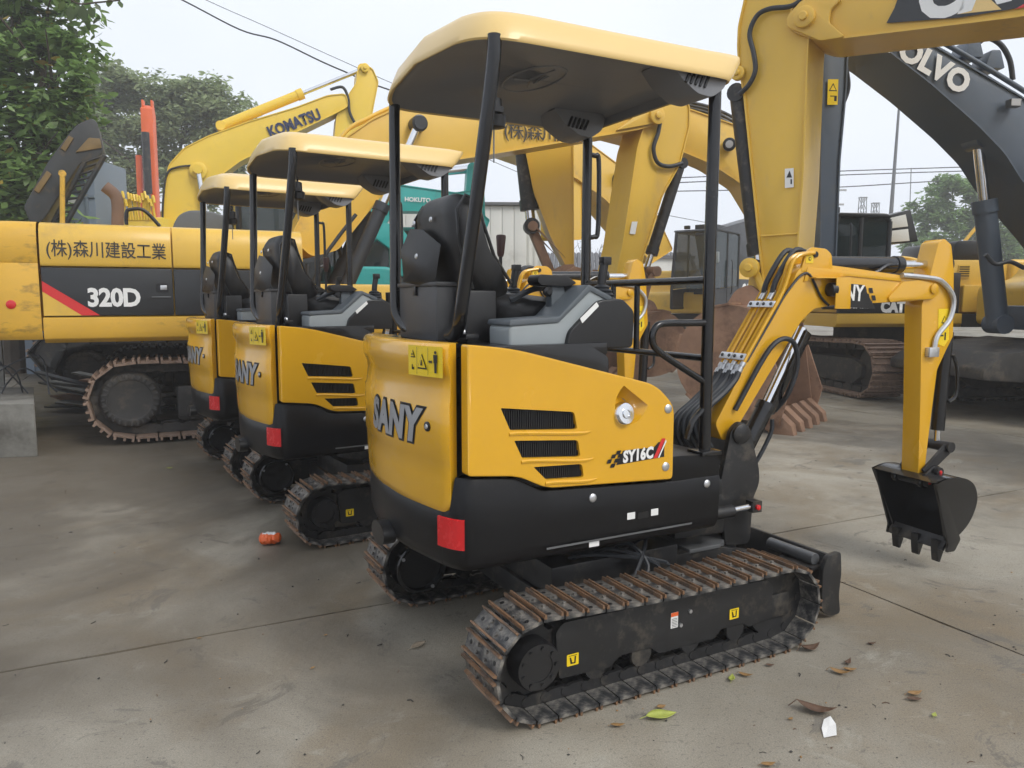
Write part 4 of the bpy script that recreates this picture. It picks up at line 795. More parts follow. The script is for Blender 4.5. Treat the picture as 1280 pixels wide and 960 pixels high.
# ---------------------------------------------------------------- large excavators
def big_under(root, half=1.75, yc=1.10, w=.6, rad=.355, cz=.42, n=46, shoe=(MUDTRK, RUSTL, DBLK), frame=MUDTRK, sag=.03, far_shoe=None, front_half=None, rz=0., kind='triple', gr=.030):
    had = set(root.children)
    for sd_ in (-1, 1):
        path = hull_path((-half, cz), rad, (front_half or half, cz), rad); _, pitch = resample(path, n)
        ms = shoe if (sd_ < 0 or not far_shoe) else far_shoe
        sh = shoe_mesh(pitch, w, .022, gr, kind, ms); tr = empty('track', parent=root)
        Ms, _ = place_shoes('track_shoe', sh, tr, path, n, yc * sd_, sag)
        chain('track_chain', Ms, pitch, .20, .095, frame, tr, 6)
        y = yc * sd_; o = sd_
        f = MB(); f.prism(round_poly([(-half + .42, .20), (-half + .42, .52), (half - .35, .56), (half - .1, .48), (half - .1, .32), (half - .3, .20)], .04, 3), y - .17, y + .17)
        fo = f.build('track_frame', frame, root, bevel=.02)
        MB().box((-half + .70, y + .20 * o, .40), (.55, .10, .30)).build('motor_guard', frame, fo, bevel=.02)
        MB().box((-.1, y + .20 * o, .34), (.9, .06, .16)).build('side_step', frame, fo, bevel=.02)
        sp = []
        for i in range(84):
            a = 2 * math.pi * i / 84; rr = rad - .03 if i % 4 in (0, 1) else rad - .075; sp.append((-half + rr * math.cos(a), cz + rr * math.sin(a)))
        MB().prism(sp, y - .035, y + .035).build('sprocket', frame, tr, bevel=.006, seg=1)
        hb = MB().lathe([(.28, -.1 * o), (.275, .19 * o), (.25, .225 * o), (.20, .235 * o), (.195, .225 * o), (.02, .24 * o)], (-half, y, cz), (0, 1, 0), 40)
        for i in range(28):
            a = 2 * math.pi * i / 28; hb.box((-half + .232 * math.cos(a), y + .222 * o, cz + .232 * math.sin(a)), (.05, .03, .022), M=Matrix.Rotation(-a, 3, 'Y'))
        hb.build('final_drive', frame, fo, bevel=.004, seg=1)
        MB().lathe([(.20, -.1), (rad - .05, -.09), (rad - .05, -.05), (rad - .11, -.04), (rad - .11, .04), (rad - .05, .05), (rad - .05, .09), (.20, .1)], ((front_half or half), y, cz), (0, 1, 0), 28).build('idler', frame, tr)
        for k in range(7): MB().lathe([(.09, -.12), (.105, -.09), (.075, -.08), (.075, .08), (.105, .09), (.09, .12)], (-half + .62 + k * (2 * half - 1.1) / 6, y, .175), (0, 1, 0), 16).build('bottom_roller', frame, fo)
    MB().box((0, 0, .62), (1.3, 1.6, .34)).build('centre_frame', frame, root, bevel=.03)
    MB().cyl((0, 0, .78), (0, 0, 1.02), .62, n=40).build('swing_ring', frame, root)
    for c in root.children:
        if c not in had: c.rotation_euler = (0, 0, rz)      # the house can be slewed on its tracks
def big_cab(root, x0, x1, y0, y1, z0, z1, slope=.22, m=BLK):
    """operator's cab: pillars, roof, glazed panes"""
    cb = empty('cab', parent=root); t = .038; xs = (x0, x1); 
    prof = [(x0, z0), (x0, z1 - .08), (x0 + .10, z1), (x1 - slope, z1), (x1 - .02, z0 + .75), (x1, z0 + .45), (x1, z0)]
    for y in (y0, y1):
        for a, c in zip(prof, prof[1:] + prof[:1]): MB().tube([(a[0], y, a[1]), (c[0], y, c[1])], t, 8).build('cab_frame', m, cb)
        xm = x0 + (x1 - x0) * .45
        MB().tube([(xm, y, z0), (xm, y, z1)], t * .9, 8).build('door_pillar', m, cb)
        MB().prism([(x0, z0), (x0, z0 + .55), (x1, z0 + .45), (x1, z0)], y - .02, y + .02).build('door_panel', m, cb)
        for q in ([(x0 + .03, z0 + .55), (x0 + .03, z1 - .08), (x0 + .1, z1 - .02), (xm, z1 - .02), (xm, z0 + .52)], [(xm, z0 + .52), (xm, z1 - .02), (x1 - slope, z1 - .02), (x1 - .03, z0 + .75), (x1 - .02, z0 + .47)]):
            MB().prism(q, y - .008, y + .008).build('side_pane', GLASS, cb)
    MB().prism([(x0 - .02, z1 - .03), (x0 + .08, z1 + .03), (x1 - slope, z1 + .04), (x1 - slope + .06, z1 - .01)], y0 - .06, y1 + .06).build('cab_roof', m, cb, bevel=.02)
    MB().box((x0, (y0 + y1) / 2, z0 + .28), (.04, y1 - y0, .56)).build('rear_panel', m, cb)
    MB().box((x0, (y0 + y1) / 2, (z0 + z1) / 2 + .25), (.012, y1 - y0 - .1, z1 - z0 - .62)).build('rear_pane', GLASS, cb)
    a, c = (x1 - slope, z1 - .02), (x1 - .02, z0 + .47)
    MB().add([(a[0], y0, a[1]), (a[0], y1, a[1]), (c[0], y1, c[1]), (c[0], y0, c[1])], [(0, 1, 2, 3)]).build('windscreen', GLASS, cb, smooth=0)
    MB().prism(round_poly([(x0 + .45, z0 + .35), (x0 + .28, z0 + 1.05), (x0 + .42, z0 + 1.08), (x0 + .58, z0 + .5), (x0 + 1.0, z0 + .48), (x0 + 1.0, z0 + .32)], .05), (y0 + y1) / 2 - .24, (y0 + y1) / 2 + .24).build('operator_seat', SEAT, cb, bevel=.03)
    for k in (.25, .75): MB().box((x1 - slope - .05, y0 + (y1 - y0) * k, z1 + .10), (.09, .14, .09)).build('roof_lamp', DBLK, cb, bevel=.015)
    MB().tube(smooth_path([(x1 + .02, y1 + .03, z0 + .25), (x1 + .10, y1 + .10, z0 + .8), (x1 + .08, y1 + .12, z0 + 1.25)], 4), .014, 6).build('mirror_arm', DBLK, cb)
    MB().box((x1 + .08, y1 + .13, z0 + 1.22), (.05, .16, .26)).build('mirror', CONS, cb, bevel=.02)
    MB().tube(smooth_path([(x0 + .62, y1 + .06, z0 + .35), (x0 + .62, y1 + .10, z0 + .45), (x0 + .62, y1 + .10, z0 + 1.1), (x0 + .62, y1 + .06, z0 + 1.2)], 4), .016, 6).build('grab_rail', DBLK, cb)
    MB().box(((x0 + x1) / 2 + .25, (y0 + y1) / 2, z0 + .62), (.3, .5, .25)).build('control_stand', CONSD, cb, bevel=.03)
    return cb
def tubeline(root, name, pts, r, m, n=10, **k): return MB().tube(smooth_path(pts, 6), r, n).build(name, m, root, **k)
def hcyl(root, name, a, b, f, r, m=BLK, rod=.55, y=0., n=16):
    """hydraulic cylinder from a to b in the boom plane; barrel takes fraction f"""
    A, B = Vector((a[0], y, a[1])), Vector((b[0], y, b[1])); C_ = A.lerp(B, f); d = (B - A).normalized()
    q = MB().cyl(A, C_, r, n=n); q.cyl(C_ - d * r * .9, C_ + d * r * .35, r * 1.14, n=n); q.cyl(C_, B, r * rod, n=n, m=1); q.cyl(B - Vector((0, r * 1.1, 0)), B + Vector((0, r * 1.1, 0)), r * .95, n=n); q.cyl(A - Vector((0, r * 1.1, 0)), A + Vector((0, r * 1.1, 0)), r * .95, n=n)
    return q.build(name, [m, CHROME], root)
def beam(root, name, outl, y0, y1, m, rr=.06, bevel=.02, rim=True):
    """welded box section: side plates with a rim of flange standing proud"""
    o = MB().prism(round_poly(outl, rr, 4), y0 + .02, y1 - .02).build(name, m, root, bevel=.008, seg=2)
    if rim:
        k = len(outl)
        cx = sum(p[0] for p in outl) / k; cz = sum(p[1] for p in outl) / k
        rp_ = round_poly(outl, rr, 4)
        fl = MB()
        for i in range(len(rp_)):
            a, c = rp_[i], rp_[(i + 1) % len(rp_)]
            if math.dist(a, c) < 1e-4: continue
            e = Vector((c[0] - a[0], c[1] - a[1])).normalized(); nn = Vector((e.y, -e.x)) * .009
            fl.add([(a[0] - nn.x, y0, a[1] - nn.y), (c[0] - nn.x, y0, c[1] - nn.y), (c[0] + nn.x, y0, c[1] + nn.y), (a[0] + nn.x, y0, a[1] + nn.y), (a[0] - nn.x, y1, a[1] - nn.y), (c[0] - nn.x, y1, c[1] - nn.y), (c[0] + nn.x, y1, c[1] + nn.y), (a[0] + nn.x, y1, a[1] + nn.y)], [(0, 1, 2, 3), (7, 6, 5, 4), (0, 4, 5, 1), (2, 6, 7, 3), (1, 5, 6, 2), (3, 7, 4, 0)])
        fl.build('flange', m, o, smooth=0)
    return o
def pin(root, p, y, m, r=.06, out=-1, name='pin_boss'):
    return MB().lathe([(r * 1.5, 0), (r * 1.5, .05), (r * 1.25, .058), (r * .62, .058), (r * .62, .085), (r * .5, .09), (r * .2, .09)], (p[0], y, p[1]), (0, out, 0), 24).build(name, m, root, smooth=28)
def big_bucket(root, p, ang, size, hw, m, n_teeth=5, par=None):
    """digging bucket hung at p; ang turns the open mouth, size is its depth"""
    prof = [(0, .0), (.16, .16), (.42, .24), (.72, .18), (.95, -.05), (1.02, -.36), (.90, -.66), (.62, -.86), (.25, -.98), (.08, -1.02)]
    ca_, sa_ = math.cos(ang), math.sin(ang)
    def T(u, v): return (p[0] + size * (u * ca_ - v * sa_), p[1] + size * (u * sa_ + v * ca_))
    oc = [tuple(q)[:2] for q in smooth_path([T(u, v) + (0,) for u, v in prof], 3)]
    cx = sum(q[0] for q in oc) / len(oc); cz = sum(q[1] for q in oc) / len(oc)
    ic = [(cx + (q[0] - cx) * .955, cz + (q[1] - cz) * .955) for q in oc]
    s = MB(); s.grid([[V(q[0], y, q[1]) for q in oc] for y in (-hw, hw)]); s.grid([[V(q[0], y, q[1]) for q in ic] for y in (-hw + .03, hw - .03)])
    for e in (0, -1): s.add([(oc[e][0], -hw, oc[e][1]), (oc[e][0], hw, oc[e][1]), (ic[e][0], hw, ic[e][1]), (ic[e][0], -hw, ic[e][1])], [(0, 1, 2, 3)])
    for y in (-hw, hw - .035): s.prism(oc, y, y + .035)
    b = s.build('bucket', m, root, smooth=25)
    for i in (3, 6, 9): # wear strips across the back
        a, c = oc[i * 2 - 1], oc[i * 2 + 1]; d = Vector((c[0] - a[0], c[1] - a[1])).normalized(); nn = Vector((-d.y, d.x)); nn = nn if nn.dot(Vector((a[0] - cx, a[1] - cz))) > 0 else -nn
        q = MB().prism([(a[0], a[1]), (c[0], c[1]), (c[0] + nn.x * .03, c[1] + nn.y * .03), (a[0] + nn.x * .03, a[1] + nn.y * .03)], -hw - .01, hw + .01); q.build('wear_strip', m, b, bevel=.006)
    for y in (-.28, .25): MB().prism(round_poly([T(-.06, -.05), T(-.02, .14), T(.20, .42), T(.36, .40), T(.52, .24), T(.2, .02)], .05 * size), y, y + .05).build('hanger_plate', m, b, bevel=.006)
    e = oc[-1]
    for k in range(n_teeth):
        y = -hw + .08 + k * (2 * hw - .16) / (n_teeth - 1)
        t0, t1, t2, t3 = T(.22, -1.05), T(.08, -.88), T(-.05, -1.06), T(-.06, -1.36)
        MB().add([(q[0], y + s_ * w_, q[1]) for q, w_ in ((t0, .085), (t1, .085), (t2, .075), (t3, .03)) for s_ in (-1, 1)], [(0, 2, 4, 6), (7, 5, 3, 1), (0, 1, 3, 2), (2, 3, 5, 4), (4, 5, 7, 6), (6, 7, 1, 0)]).build('tooth', m, b, bevel=.01)
    for y in (-hw - .02, hw - .015): MB().prism([T(.0, -.30), T(.12, -.30), T(.22, -.95), T(.06, -1.04), T(-.06, -.80)], y, y + .035).build('side_cutter', m, b, bevel=.006)
    return b
def links(root, s_pt, c_pt, b_pt, m, y=.22):
    for yy in (-y - .05, y): MB().prism(round_poly([(s_pt[0] - .06, s_pt[1] - .06), (s_pt[0] + .06, s_pt[1] + .06), (c_pt[0] + .06, c_pt[1] + .06), (c_pt[0] - .07, c_pt[1] - .02)], .04), yy, yy + .05).build('tipping_lever', m, root, bevel=.008)
    MB().prism(round_poly([(c_pt[0] - .08, c_pt[1]), (c_pt[0] + .08, c_pt[1] + .02), (b_pt[0] + .08, b_pt[1]), (b_pt[0] - .08, b_pt[1] - .02)], .05), -.14, .14).build('power_link', m, root, bevel=.02)
    MB().cyl((c_pt[0], -y - .08, c_pt[1]), (c_pt[0], y + .08, c_pt[1]), .075, n=16).build('link_pin', m, root)

# === striped excavator standing behind the row of compact ones
k3 = empty('large_excavator', (-2.663, 9.276, 0), R(25))
tag(k3, 'large yellow excavator with dark grey stripe and brush lettering behind the compact row', 'excavator')
big_under(k3, 1.78, 1.10, .60, .355, .432, 46, shoe=(RUSTL, RUSTL, DBLK), far_shoe=(MUDTRK, MUDTRK, DBLK))
cs_ = [(-1.29, 1.00), (-1.345, 1.04), (-1.355, 1.10), (-1.355, 1.236), (-1.29, 1.245), (1.29, 1.245), (1.29, 1.0)]
MB().prism(cs_, -2.462, 1.10, ax='x').build('lower_frame_cover', YDIRT, k3, bevel=.012)
MB().box((.50, -.88, 1.40), (1.15, .85, .34)).build('fuel_tank', YOLD, k3, bevel=.04)
body = MB().box((-1.27, 0, 1.66), (2.32, 2.56, .86)).build('body_shell', YOLD, k3, bevel=.03)
for x0, x1 in ((-2.455, -1.352), (-1.340, -.10)):
    up = [(-1.20, 2.118), (-1.28, 2.098), (-1.328, 2.04), (-1.350, 1.94), (-1.362, 1.74), (-1.352, 1.712), (-1.25, 1.705), (-1.2, 1.705)]
    MB().prism(up, x0, x1, ax='x').build('upper_panel', YOLD, k3, bevel=.008)
    d = MB().prism([(x0, 1.252), (x1, 1.252), (x1, 1.700), (x0, 1.700)], -1.340, -1.28).build('side_door', STRIPE, k3, bevel=.012)
MB().prism([(-1.2, 2.118), (1.25, 2.118), (1.25, 1.7), (-1.2, 1.7)], -2.455, -.10, ax='x').build('hood_top', YOLD, k3, bevel=.02)
fd_ = lambda u, v, h: Vector((u, -1.3405 - h, v))
decal('diagonal_stripe', [([(-2.452, 1.56), (-2.452, 1.255), (-2.06, 1.255)], 1, 0), ([(-2.452, 1.575), (-2.452, 1.478), (-2.145, 1.256), (-1.995, 1.256)], 0, 1)], [REDP, YOLD], k3, fd_)
lettering('model_number', '320D', .232, WHITE, k3, (-1.868, -1.3435, 1.415), (1, 0, 0), bold=.009, width=.90, spacing=.95)
lettering('owner_name', '(株)森川建設工業', .165, BRUSH, k3, (-1.90, -1.3600, 1.858), (1, 0, -.012), (0, .06, 1), bold=.0012, spacing=1.0, width=.80)
hd = MB().prism(round_poly([(-1.50, 1.475), (-1.395, 1.475), (-1.395, 1.56), (-1.50, 1.56)], .012), -1.345, -1.335).build('door_handle', DBLK, k3); MB().box((-1.435, -1.348, 1.52), (.06, .012, .045)).build('lock', ZINC, hd, bevel=.006)
MB().box((-1.46, -1.347, 1.43), (.17, .012, .01)).build('handle_lip', GREYM, k3)
# counterweight
cp_ = smooth_path([(-2.472, -1.355, 0), (-2.78, -1.34, 0), (-2.97, -1.20, 0), (-3.08, -.80, 0), (-3.14, 0, 0), (-3.08, .80, 0), (-2.97, 1.20, 0), (-2.78, 1.34, 0), (-2.472, 1.355, 0)], 6)
rows = []
for z, k in ((1.03, .90), (1.035, .965), (1.08, .99), (1.16, 1.0), (1.72, 1.0), (1.735, .994), (1.75, 1.0), (1.95, .996), (2.03, .985), (2.09, .96), (2.115, .92), (2.118, .6), (2.118, .1)):
    rows.append([Vector((-2.472 + (p.x + 2.472) * (1 - (1 - k) * 3 if k > .9 else .6), p.y * k, z)) for p in cp_])
MB().grid(rows).build('counterweight', YDIRT, k3, smooth=40)
MB().lathe([(.04, 0), (.04, .012), (.03, .016)], (-2.70, -1.348, 1.36), (-.05, -1, 0), 16).build('reflector', RED, k3)
# rail, exhaust, hood hump on top
hp = [(-1.735, 2.127), (-1.729, 2.242), (-1.693, 2.274), (-1.574, 2.272), (-1.439, 2.123)]; tubeline(k3, 'hand_rail', [(p[0], -1.15, p[1]) for p in hp], .018, DBLK)
ex = [(-1.827, 2.142), (-1.815, 2.366), (-1.839, 2.459), (-1.921, 2.533)]; tubeline(k3, 'exhaust_pipe', [(p[0], -.75, p[1]) for p in ex], .058, mat('exhaust_rust', (.16, .10, .07), .8, var=.2), 14)
hm = [(-1.321, 2.181), (-1.238, 2.348), (-1.124, 2.408), (-0.89, 2.409), (-0.69, 2.344), (-0.65, 2.205)]; MB().prism(round_poly(hm, .08), -.1, .6).build('engine_hump', mat('grey_hood', (.09, .10, .11), .5), k3, bevel=.05, seg=3)
big_cab(k3, -.55, .72, .38, 1.32, 1.15, 2.85)
# boom, cylinders, stick
b1 = [(-0.046, 2.132), (0.157, 2.518), (0.618, 3.313), (0.941, 3.556), (1.341, 3.765), (1.913, 4.008), (2.794, 4.226), (3.742, 4.338), (4.64, 4.25), (5.13, 4.15), (5.19, 4.001), (5.054, 3.889), (4.784, 3.798), (3.938, 3.603), (2.509, 3.278), (1.692, 3.097), (1.276, 2.894), (0.97, 2.589), (0.49, 2.0), (0.186, 1.917)]
bm_ = beam(k3, 'boom', b1, -.31, .31, YOLD)
ff_ = [(4.503, 4.189), (5.069, 4.119), (5.168, 3.997), (5.047, 3.897), (4.38, 3.737), (4.64, 3.923)]; MB().prism(round_poly(ff_, .03), -.345, -.30).build('fork_plate', YOLD, bm_, bevel=.008)
pin(bm_, [(5.026, 3.989)][0], -.345, YOLD, .08)
lettering('owner_name', '(株)森川建設', .235, BRUSH, bm_, (lambda p: (p[0], -.3135, p[1]))([(3.285, 3.597)][0]), (1, 0, .03), bold=.0018, spacing=.86)
pl = [(1.49, 3.533)][0]
MB().lathe([(.10, 0), (.10, .16), (.06, .17)], (pl[0], -.31, pl[1]), (0, -1, 0), 18).build('cylinder_pin', DBLK, bm_)
for y in (-.40, .40): hcyl(k3, 'boom_cylinder', [(0.313, 1.021)][0], pl, .60, .085, RUBBER, .6, y)
tubeline(k3, 'boom_hose', [(p[0], -.52, p[1]) for p in [(0.091, 1.813), (0.098, 1.446), (0.236, 1.815), (0.429, 2.096), (0.671, 2.401)]], .022, RUBBER)
for k in range(2): tubeline(k3, 'boom_pipe', [(p[0], -.15 + .2 * k, p[1] + .05) for p in (b1[1], b1[2], b1[3], b1[4], b1[5], b1[6])], .022, YOLD)
s1 = [(5.216, 4.391), (5.455, 4.362), (5.674, 4.229), (5.684, 3.924), (5.528, 3.377), (5.227, 2.901), (4.9, 1.976), (4.738, 1.169), (4.424, 1.172), (4.467, 1.786), (4.567, 2.205), (4.783, 3.543), (4.924, 3.942), (5.054, 4.23)]
sk1 = beam(k3, 'stick', s1, -.26, .26, YSTK)
tubeline(sk1, 'stick_hose', [(p[0], -.30, p[1]) for p in [(4.783, 4.159), (5.014, 4.14), (5.127, 4.008), (5.105, 3.785), (5.028, 3.556), (5.102, 3.361), (5.3, 3.32), (5.54, 3.383)]], .030, RUBBER, 10)
cyb = [(5.725, 3.432), (5.25, 2.078), (5.141, 1.816)]; hcyl(k3, 'bucket_cylinder', cyb[0], cyb[2], .82, .085, DARK, .55)
lw = [(4.708, 2.514), (4.804, 2.518), (4.767, 2.336), (4.671, 2.344)]; decal('white_label', [(lw, 0, 0)], [WHITE], sk1, lambda u, v, h: Vector((u, -.2605 - h, v)))
bp_ = [(4.744, 1.129)][0]; links(k3, [(4.879, 1.435)][0], cyb[2], (bp_[0] + .12, bp_[1] - .25), RUST); big_bucket(k3, (bp_[0], bp_[1]), R(-15), .82, .55, RUST)

# === excavator with the pale hose-lined boom over the yard, its bucket on the ground
b3 = empty('large_excavator', (8.13, 4.61, 0), R(143))
tag(b3, 'big yellow excavator whose boom crosses the top corner, rusty bucket on the concrete', 'excavator')
big_under(b3, 1.9, 1.25, .6, .37, .445, 30)
MB().prism(round_poly([(-2.7, 1.1), (-2.85, 1.4), (-2.75, 2.3), (.6, 2.3), (.8, 1.9), (1.2, 1.9), (1.2, 1.1)], .1), -1.4, 1.4).build('body_shell', YOLD, b3, bevel=.06, seg=3)
big_cab(b3, .3, 1.9, .40, 1.38, 1.25, 3.1)
t_ = [(6.367, 4.18), (6.042, 3.998), (5.776, 3.984), (5.072, 3.93), (4.324, 3.876)]; u_ = [(4.393, 5.006), (5.537, 5.039), (6.04, 4.845), (6.336, 4.417)]
bo3 = beam(b3, 'boom', t_ + [(3.2, 3.95), (1.9, 3.3), (.6, 1.75), (.2, 1.9), (.3, 2.3), (1.3, 4.1), (2.6, 5.1)] + u_, -.33, .33, YOLD, .10)
fk = [(6.378, 4.284), (6.247, 4.412), (5.942, 4.509), (5.859, 4.34), (5.946, 4.269), (5.956, 4.149), (5.807, 3.997), (5.828, 3.979), (6.034, 3.989), (6.366, 4.188)]; MB().prism(round_poly(fk, .03), .32, .365).build('fork_plate', YOLD, bo3, bevel=.01)
pin(bo3, [(6.191, 4.243)][0], .365, YOLD, .07, 1)
fl3 = lambda u, v, h: Vector((u, .3305 + h, v))
pt = [(5.432, 4.04), (5.368, 4.165), (5.269, 4.502), (4.074, 4.398), (4.045, 3.953), (4.434, 3.946), (4.814, 3.96)]; sg = decal('maker_panel', [(pt, 0, 0), ([(4.398, 3.939), (4.301, 3.984), (4.223, 4.111), (4.054, 4.097), (4.045, 3.953)], 1, 1)], [STRIPE, REDP], bo3, fl3)
ct = [(4.665, 4.189)][0]; lettering('maker_name', 'CAT', .52, WHITE, sg, (ct[0], .3345, ct[1]), (-1, 0, .06), bold=.030, width=.95)
decal('maker_triangle', [([(4.841, 3.994), (4.494, 3.96), (4.664, 4.161)], 0, 2)], [YCAN], sg, fl3)
s3 = [(6.759, 5.205), (6.82, 4.739), (6.91, 4.327), (6.911, 4.104), (6.887, 3.892), (6.823, 3.59), (6.683, 2.581), (6.553, 1.659), (6.457, 1.167), (6.259, 1.145), (6.201, 1.778), (6.171, 2.643), (6.176, 3.948), (6.166, 4.275), (6.291, 5.001)]
st3 = beam(b3, 'stick', s3, -.29, .29, YSTK, .06)
tubeline(st3, 'stick_hose', [(p[0], .325, p[1]) for p in [(6.219, 4.447), (6.353, 4.399), (6.567, 4.422), (6.7, 4.379), (6.771, 4.216), (6.721, 4.01), (6.697, 3.826), (6.762, 3.689), (6.864, 3.606)]], .026, RUBBER)
for p in ([(6.577, 2.089), (6.205, 2.095)],):
    MB().tube([(p[0][0], .292, p[0][1]), (p[1][0], .292, p[1][1])], .010, 6).build('weld_seam', YSTK, st3)
lw = [(6.356, 2.776), (6.265, 2.775), (6.257, 2.577), (6.348, 2.577)]; decal('white_label', [(lw, 0, 0), ([(6.336, 2.683), (6.278, 2.678), (6.305, 2.754)], 1, 1), ([(6.293, 2.663), (6.277, 2.661), (6.275, 2.612), (6.291, 2.613)], 1, 1)], [WHITE, DBLK], st3, lambda u, v, h: Vector((u, .2905 + h, v)))
bk = [(6.969, 3.68), (6.725, 1.909), (6.665, 1.747)]; hcyl(b3, 'bucket_cylinder', bk[0], (bk[2][0], bk[2][1]), .90, .105, DARK, .6, .05)
pin(st3, [(6.89, 3.832)][0], .29, YSTK, .05, 1)
ep = [(6.901, 1.673), (6.645, 1.22), (6.501, 1.195)]; links(b3, [(6.509, 1.427)][0], (bk[2][0], bk[2][1]), (ep[2][0] + .25, ep[2][1] - .18), YSTK, .26)
pin(b3, (bk[2][0], bk[2][1]), .36, YSTK, .07, 1)
b3b = big_bucket(b3, (s3[8][0] - .08, s3[8][1] + .02), R(-13), 1.06, .66, RUST, 5)
bs_ = MB().cyl((s3[8][0] - .1, -.42, s3[8][1] + .05), (s3[8][0] - .1, .42, s3[8][1] + .05), .09, n=18); bs_.build('bucket_pin', YSTK, b3)

# === slate-blue excavator at the edge
vo = empty('large_excavator', (7.9, 9.6, 0), R(185))
tag(vo, 'slate blue excavator with white lettered boom at the yard edge', 'excavator')
big_under(vo, 1.75, 1.10, .6, .355, .432, 30, shoe=(MUDTRK, MUDTRK, DBLK))
MB().prism(round_poly([(-2.6, 1.1), (-2.75, 1.4), (-2.65, 2.1), (.4, 2.1), (.7, 1.7), (1.2, 1.6), (1.2, 1.05)], .1), -1.35, 1.35).build('body_shell', YOLD, vo, bevel=.06, seg=3)
big_cab(vo, .2, 1.7, .38, 1.34, 1.15, 2.9)
MB().prism(round_poly([(1.0, .55), (1.3, .92), (2.45, .80), (2.70, .62), (2.70, .50), (1.2, .42)], .04), -.9, .9).build('blade_frame', MUDTRK, vo, bevel=.02)
vb = [(4.196, 4.582), (3.731, 4.51), (3.215, 4.318), (2.006, 3.73)] + [(1.2, 3.15), (.55, 2.2), (.25, 1.75), (.75, 1.55), (1.35, 2.2)] + [(1.93, 2.771), (2.196, 3.114), (2.554, 3.423), (3.138, 3.855), (3.716, 4.234), (4.167, 4.377)]
vbo = beam(vo, 'boom', vb, -.47, .33, VOL, .10)
vl = [(3.557, 4.237), (2.833, 3.879)]; xd = Vector((vl[1][0] - vl[0][0], 0, vl[1][1] - vl[0][1]))
lettering('maker_name', 'VOLVO', .34, WHITE, vbo, ((vl[0][0] + vl[1][0]) / 2 + .02, .3345, (vl[0][1] + vl[1][1]) / 2 + .03), xd, (0, 0, 1), bold=.016, width=1.0, spacing=1.0)
for k in range(3): tubeline(vo, 'boom_pipe', [(p[0] + .0, .24 - .16 * k, p[1] + .07) for p in [(3.552, 4.503), (3.108, 4.332), (2.503, 4.047), (1.831, 3.703)]], .030, VOL)
tubeline(vo, 'boom_hose', [(p[0], .1, p[1]) for p in [(2.518, 4.322), (2.358, 4.452), (2.174, 4.394), (2.04, 4.217), (1.983, 3.991)]], .030, RUBBER)
for p in [(2.283, 4.238), (2.551, 4.357)]:
    MB().prism(round_poly([(p[0] - .12, p[1] - .15), (p[0] - .05, p[1] + .06), (p[0] + .06, p[1] + .06), (p[0] + .13, p[1] - .15)], .03), -.1, .2).build('cylinder_lug', VOL, vbo, bevel=.01)
p = [(2.185, 3.643)][0]; lm = MB().box((p[0], .40, p[1]), (.13, .10, .09)).build('work_lamp', GREYM, vbo, bevel=.01); MB().box((p[0] + .01, .452, p[1]), (.11, .01, .07)).build('lens', LAMP, lm)
vs_ = [(4.38, 4.72), (4.117, 4.729), (4.108, 3.812), (4.145, 3.009), (4.135, 1.634), (4.312, 1.633), (4.366, 3.005), (4.388, 3.894)]; vst = beam(vo, 'stick', vs_, -.24, .24, VOL, .04)
wy = [(4.333, 3.903), (4.209, 3.906), (4.205, 3.624), (4.329, 3.621)]; cx_, cz_ = sum(q[0] for q in wy) / 4, sum(q[1] for q in wy) / 4
decal('warning_label', [(wy, 0, 0), ([(cx_ - .05, cz_ + .01), (cx_ + .05, cz_ + .01), (cx_, cz_ + .10)], 1, 1), ([(cx_ - .034, cz_ + .02), (cx_ + .034, cz_ + .02), (cx_, cz_ + .08)], 0, 2), ([(cx_ - .05, cz_ - .10), (cx_ - .02, cz_ - .10), (cx_ - .02, cz_ - .05), (cx_ + .03, cz_ - .05), (cx_ + .03, cz_ - .04), (cx_ - .05, cz_ - .04)], 1, 1)], [DYEL, DBLK], vst, lambda u, v, h: Vector((u, .2405 + h, v)))
for k in range(2): tubeline(vst, 'stick_hose', [(p[0], .2 - .1 * k, p[1]) for p in [(4.185, 4.245), (4.11, 4.088), (4.059, 3.842), (4.116, 3.645), (4.223, 3.464), (4.296, 3.391)]], .020, RUBBER)
vc = [(1.881, 1.104), (2.102, 2.533), (2.303, 3.315)]
hcyl(vo, 'boom_cylinder', vc[0], vc[2], .66, .125, VOL, .5, 0)
for k in range(6): tubeline(vo, 'swing_hose', [(1.45 - .1 * k, .30 - .1 * k, 1.05), (1.50 - .08 * k, .34 - .1 * k, 1.45), (1.35 - .1 * k, .3 - .1 * k, 1.72 - .05 * (k % 3)), (1.0 - .1 * k, .25 - .1 * k, 1.75)], .026, RUBBER, 8)
tubeline(vo, 'cylinder_hose', [(p[0], .62, p[1]) for p in [(2.563, 1.917), (2.438, 1.809), (2.265, 1.837), (2.084, 1.765)]], .025, RUBBER)
MB().box((1.35, 0, 1.18), (.5, .8, .3)).build('boom_foot', VOL, vo, bevel=.04)

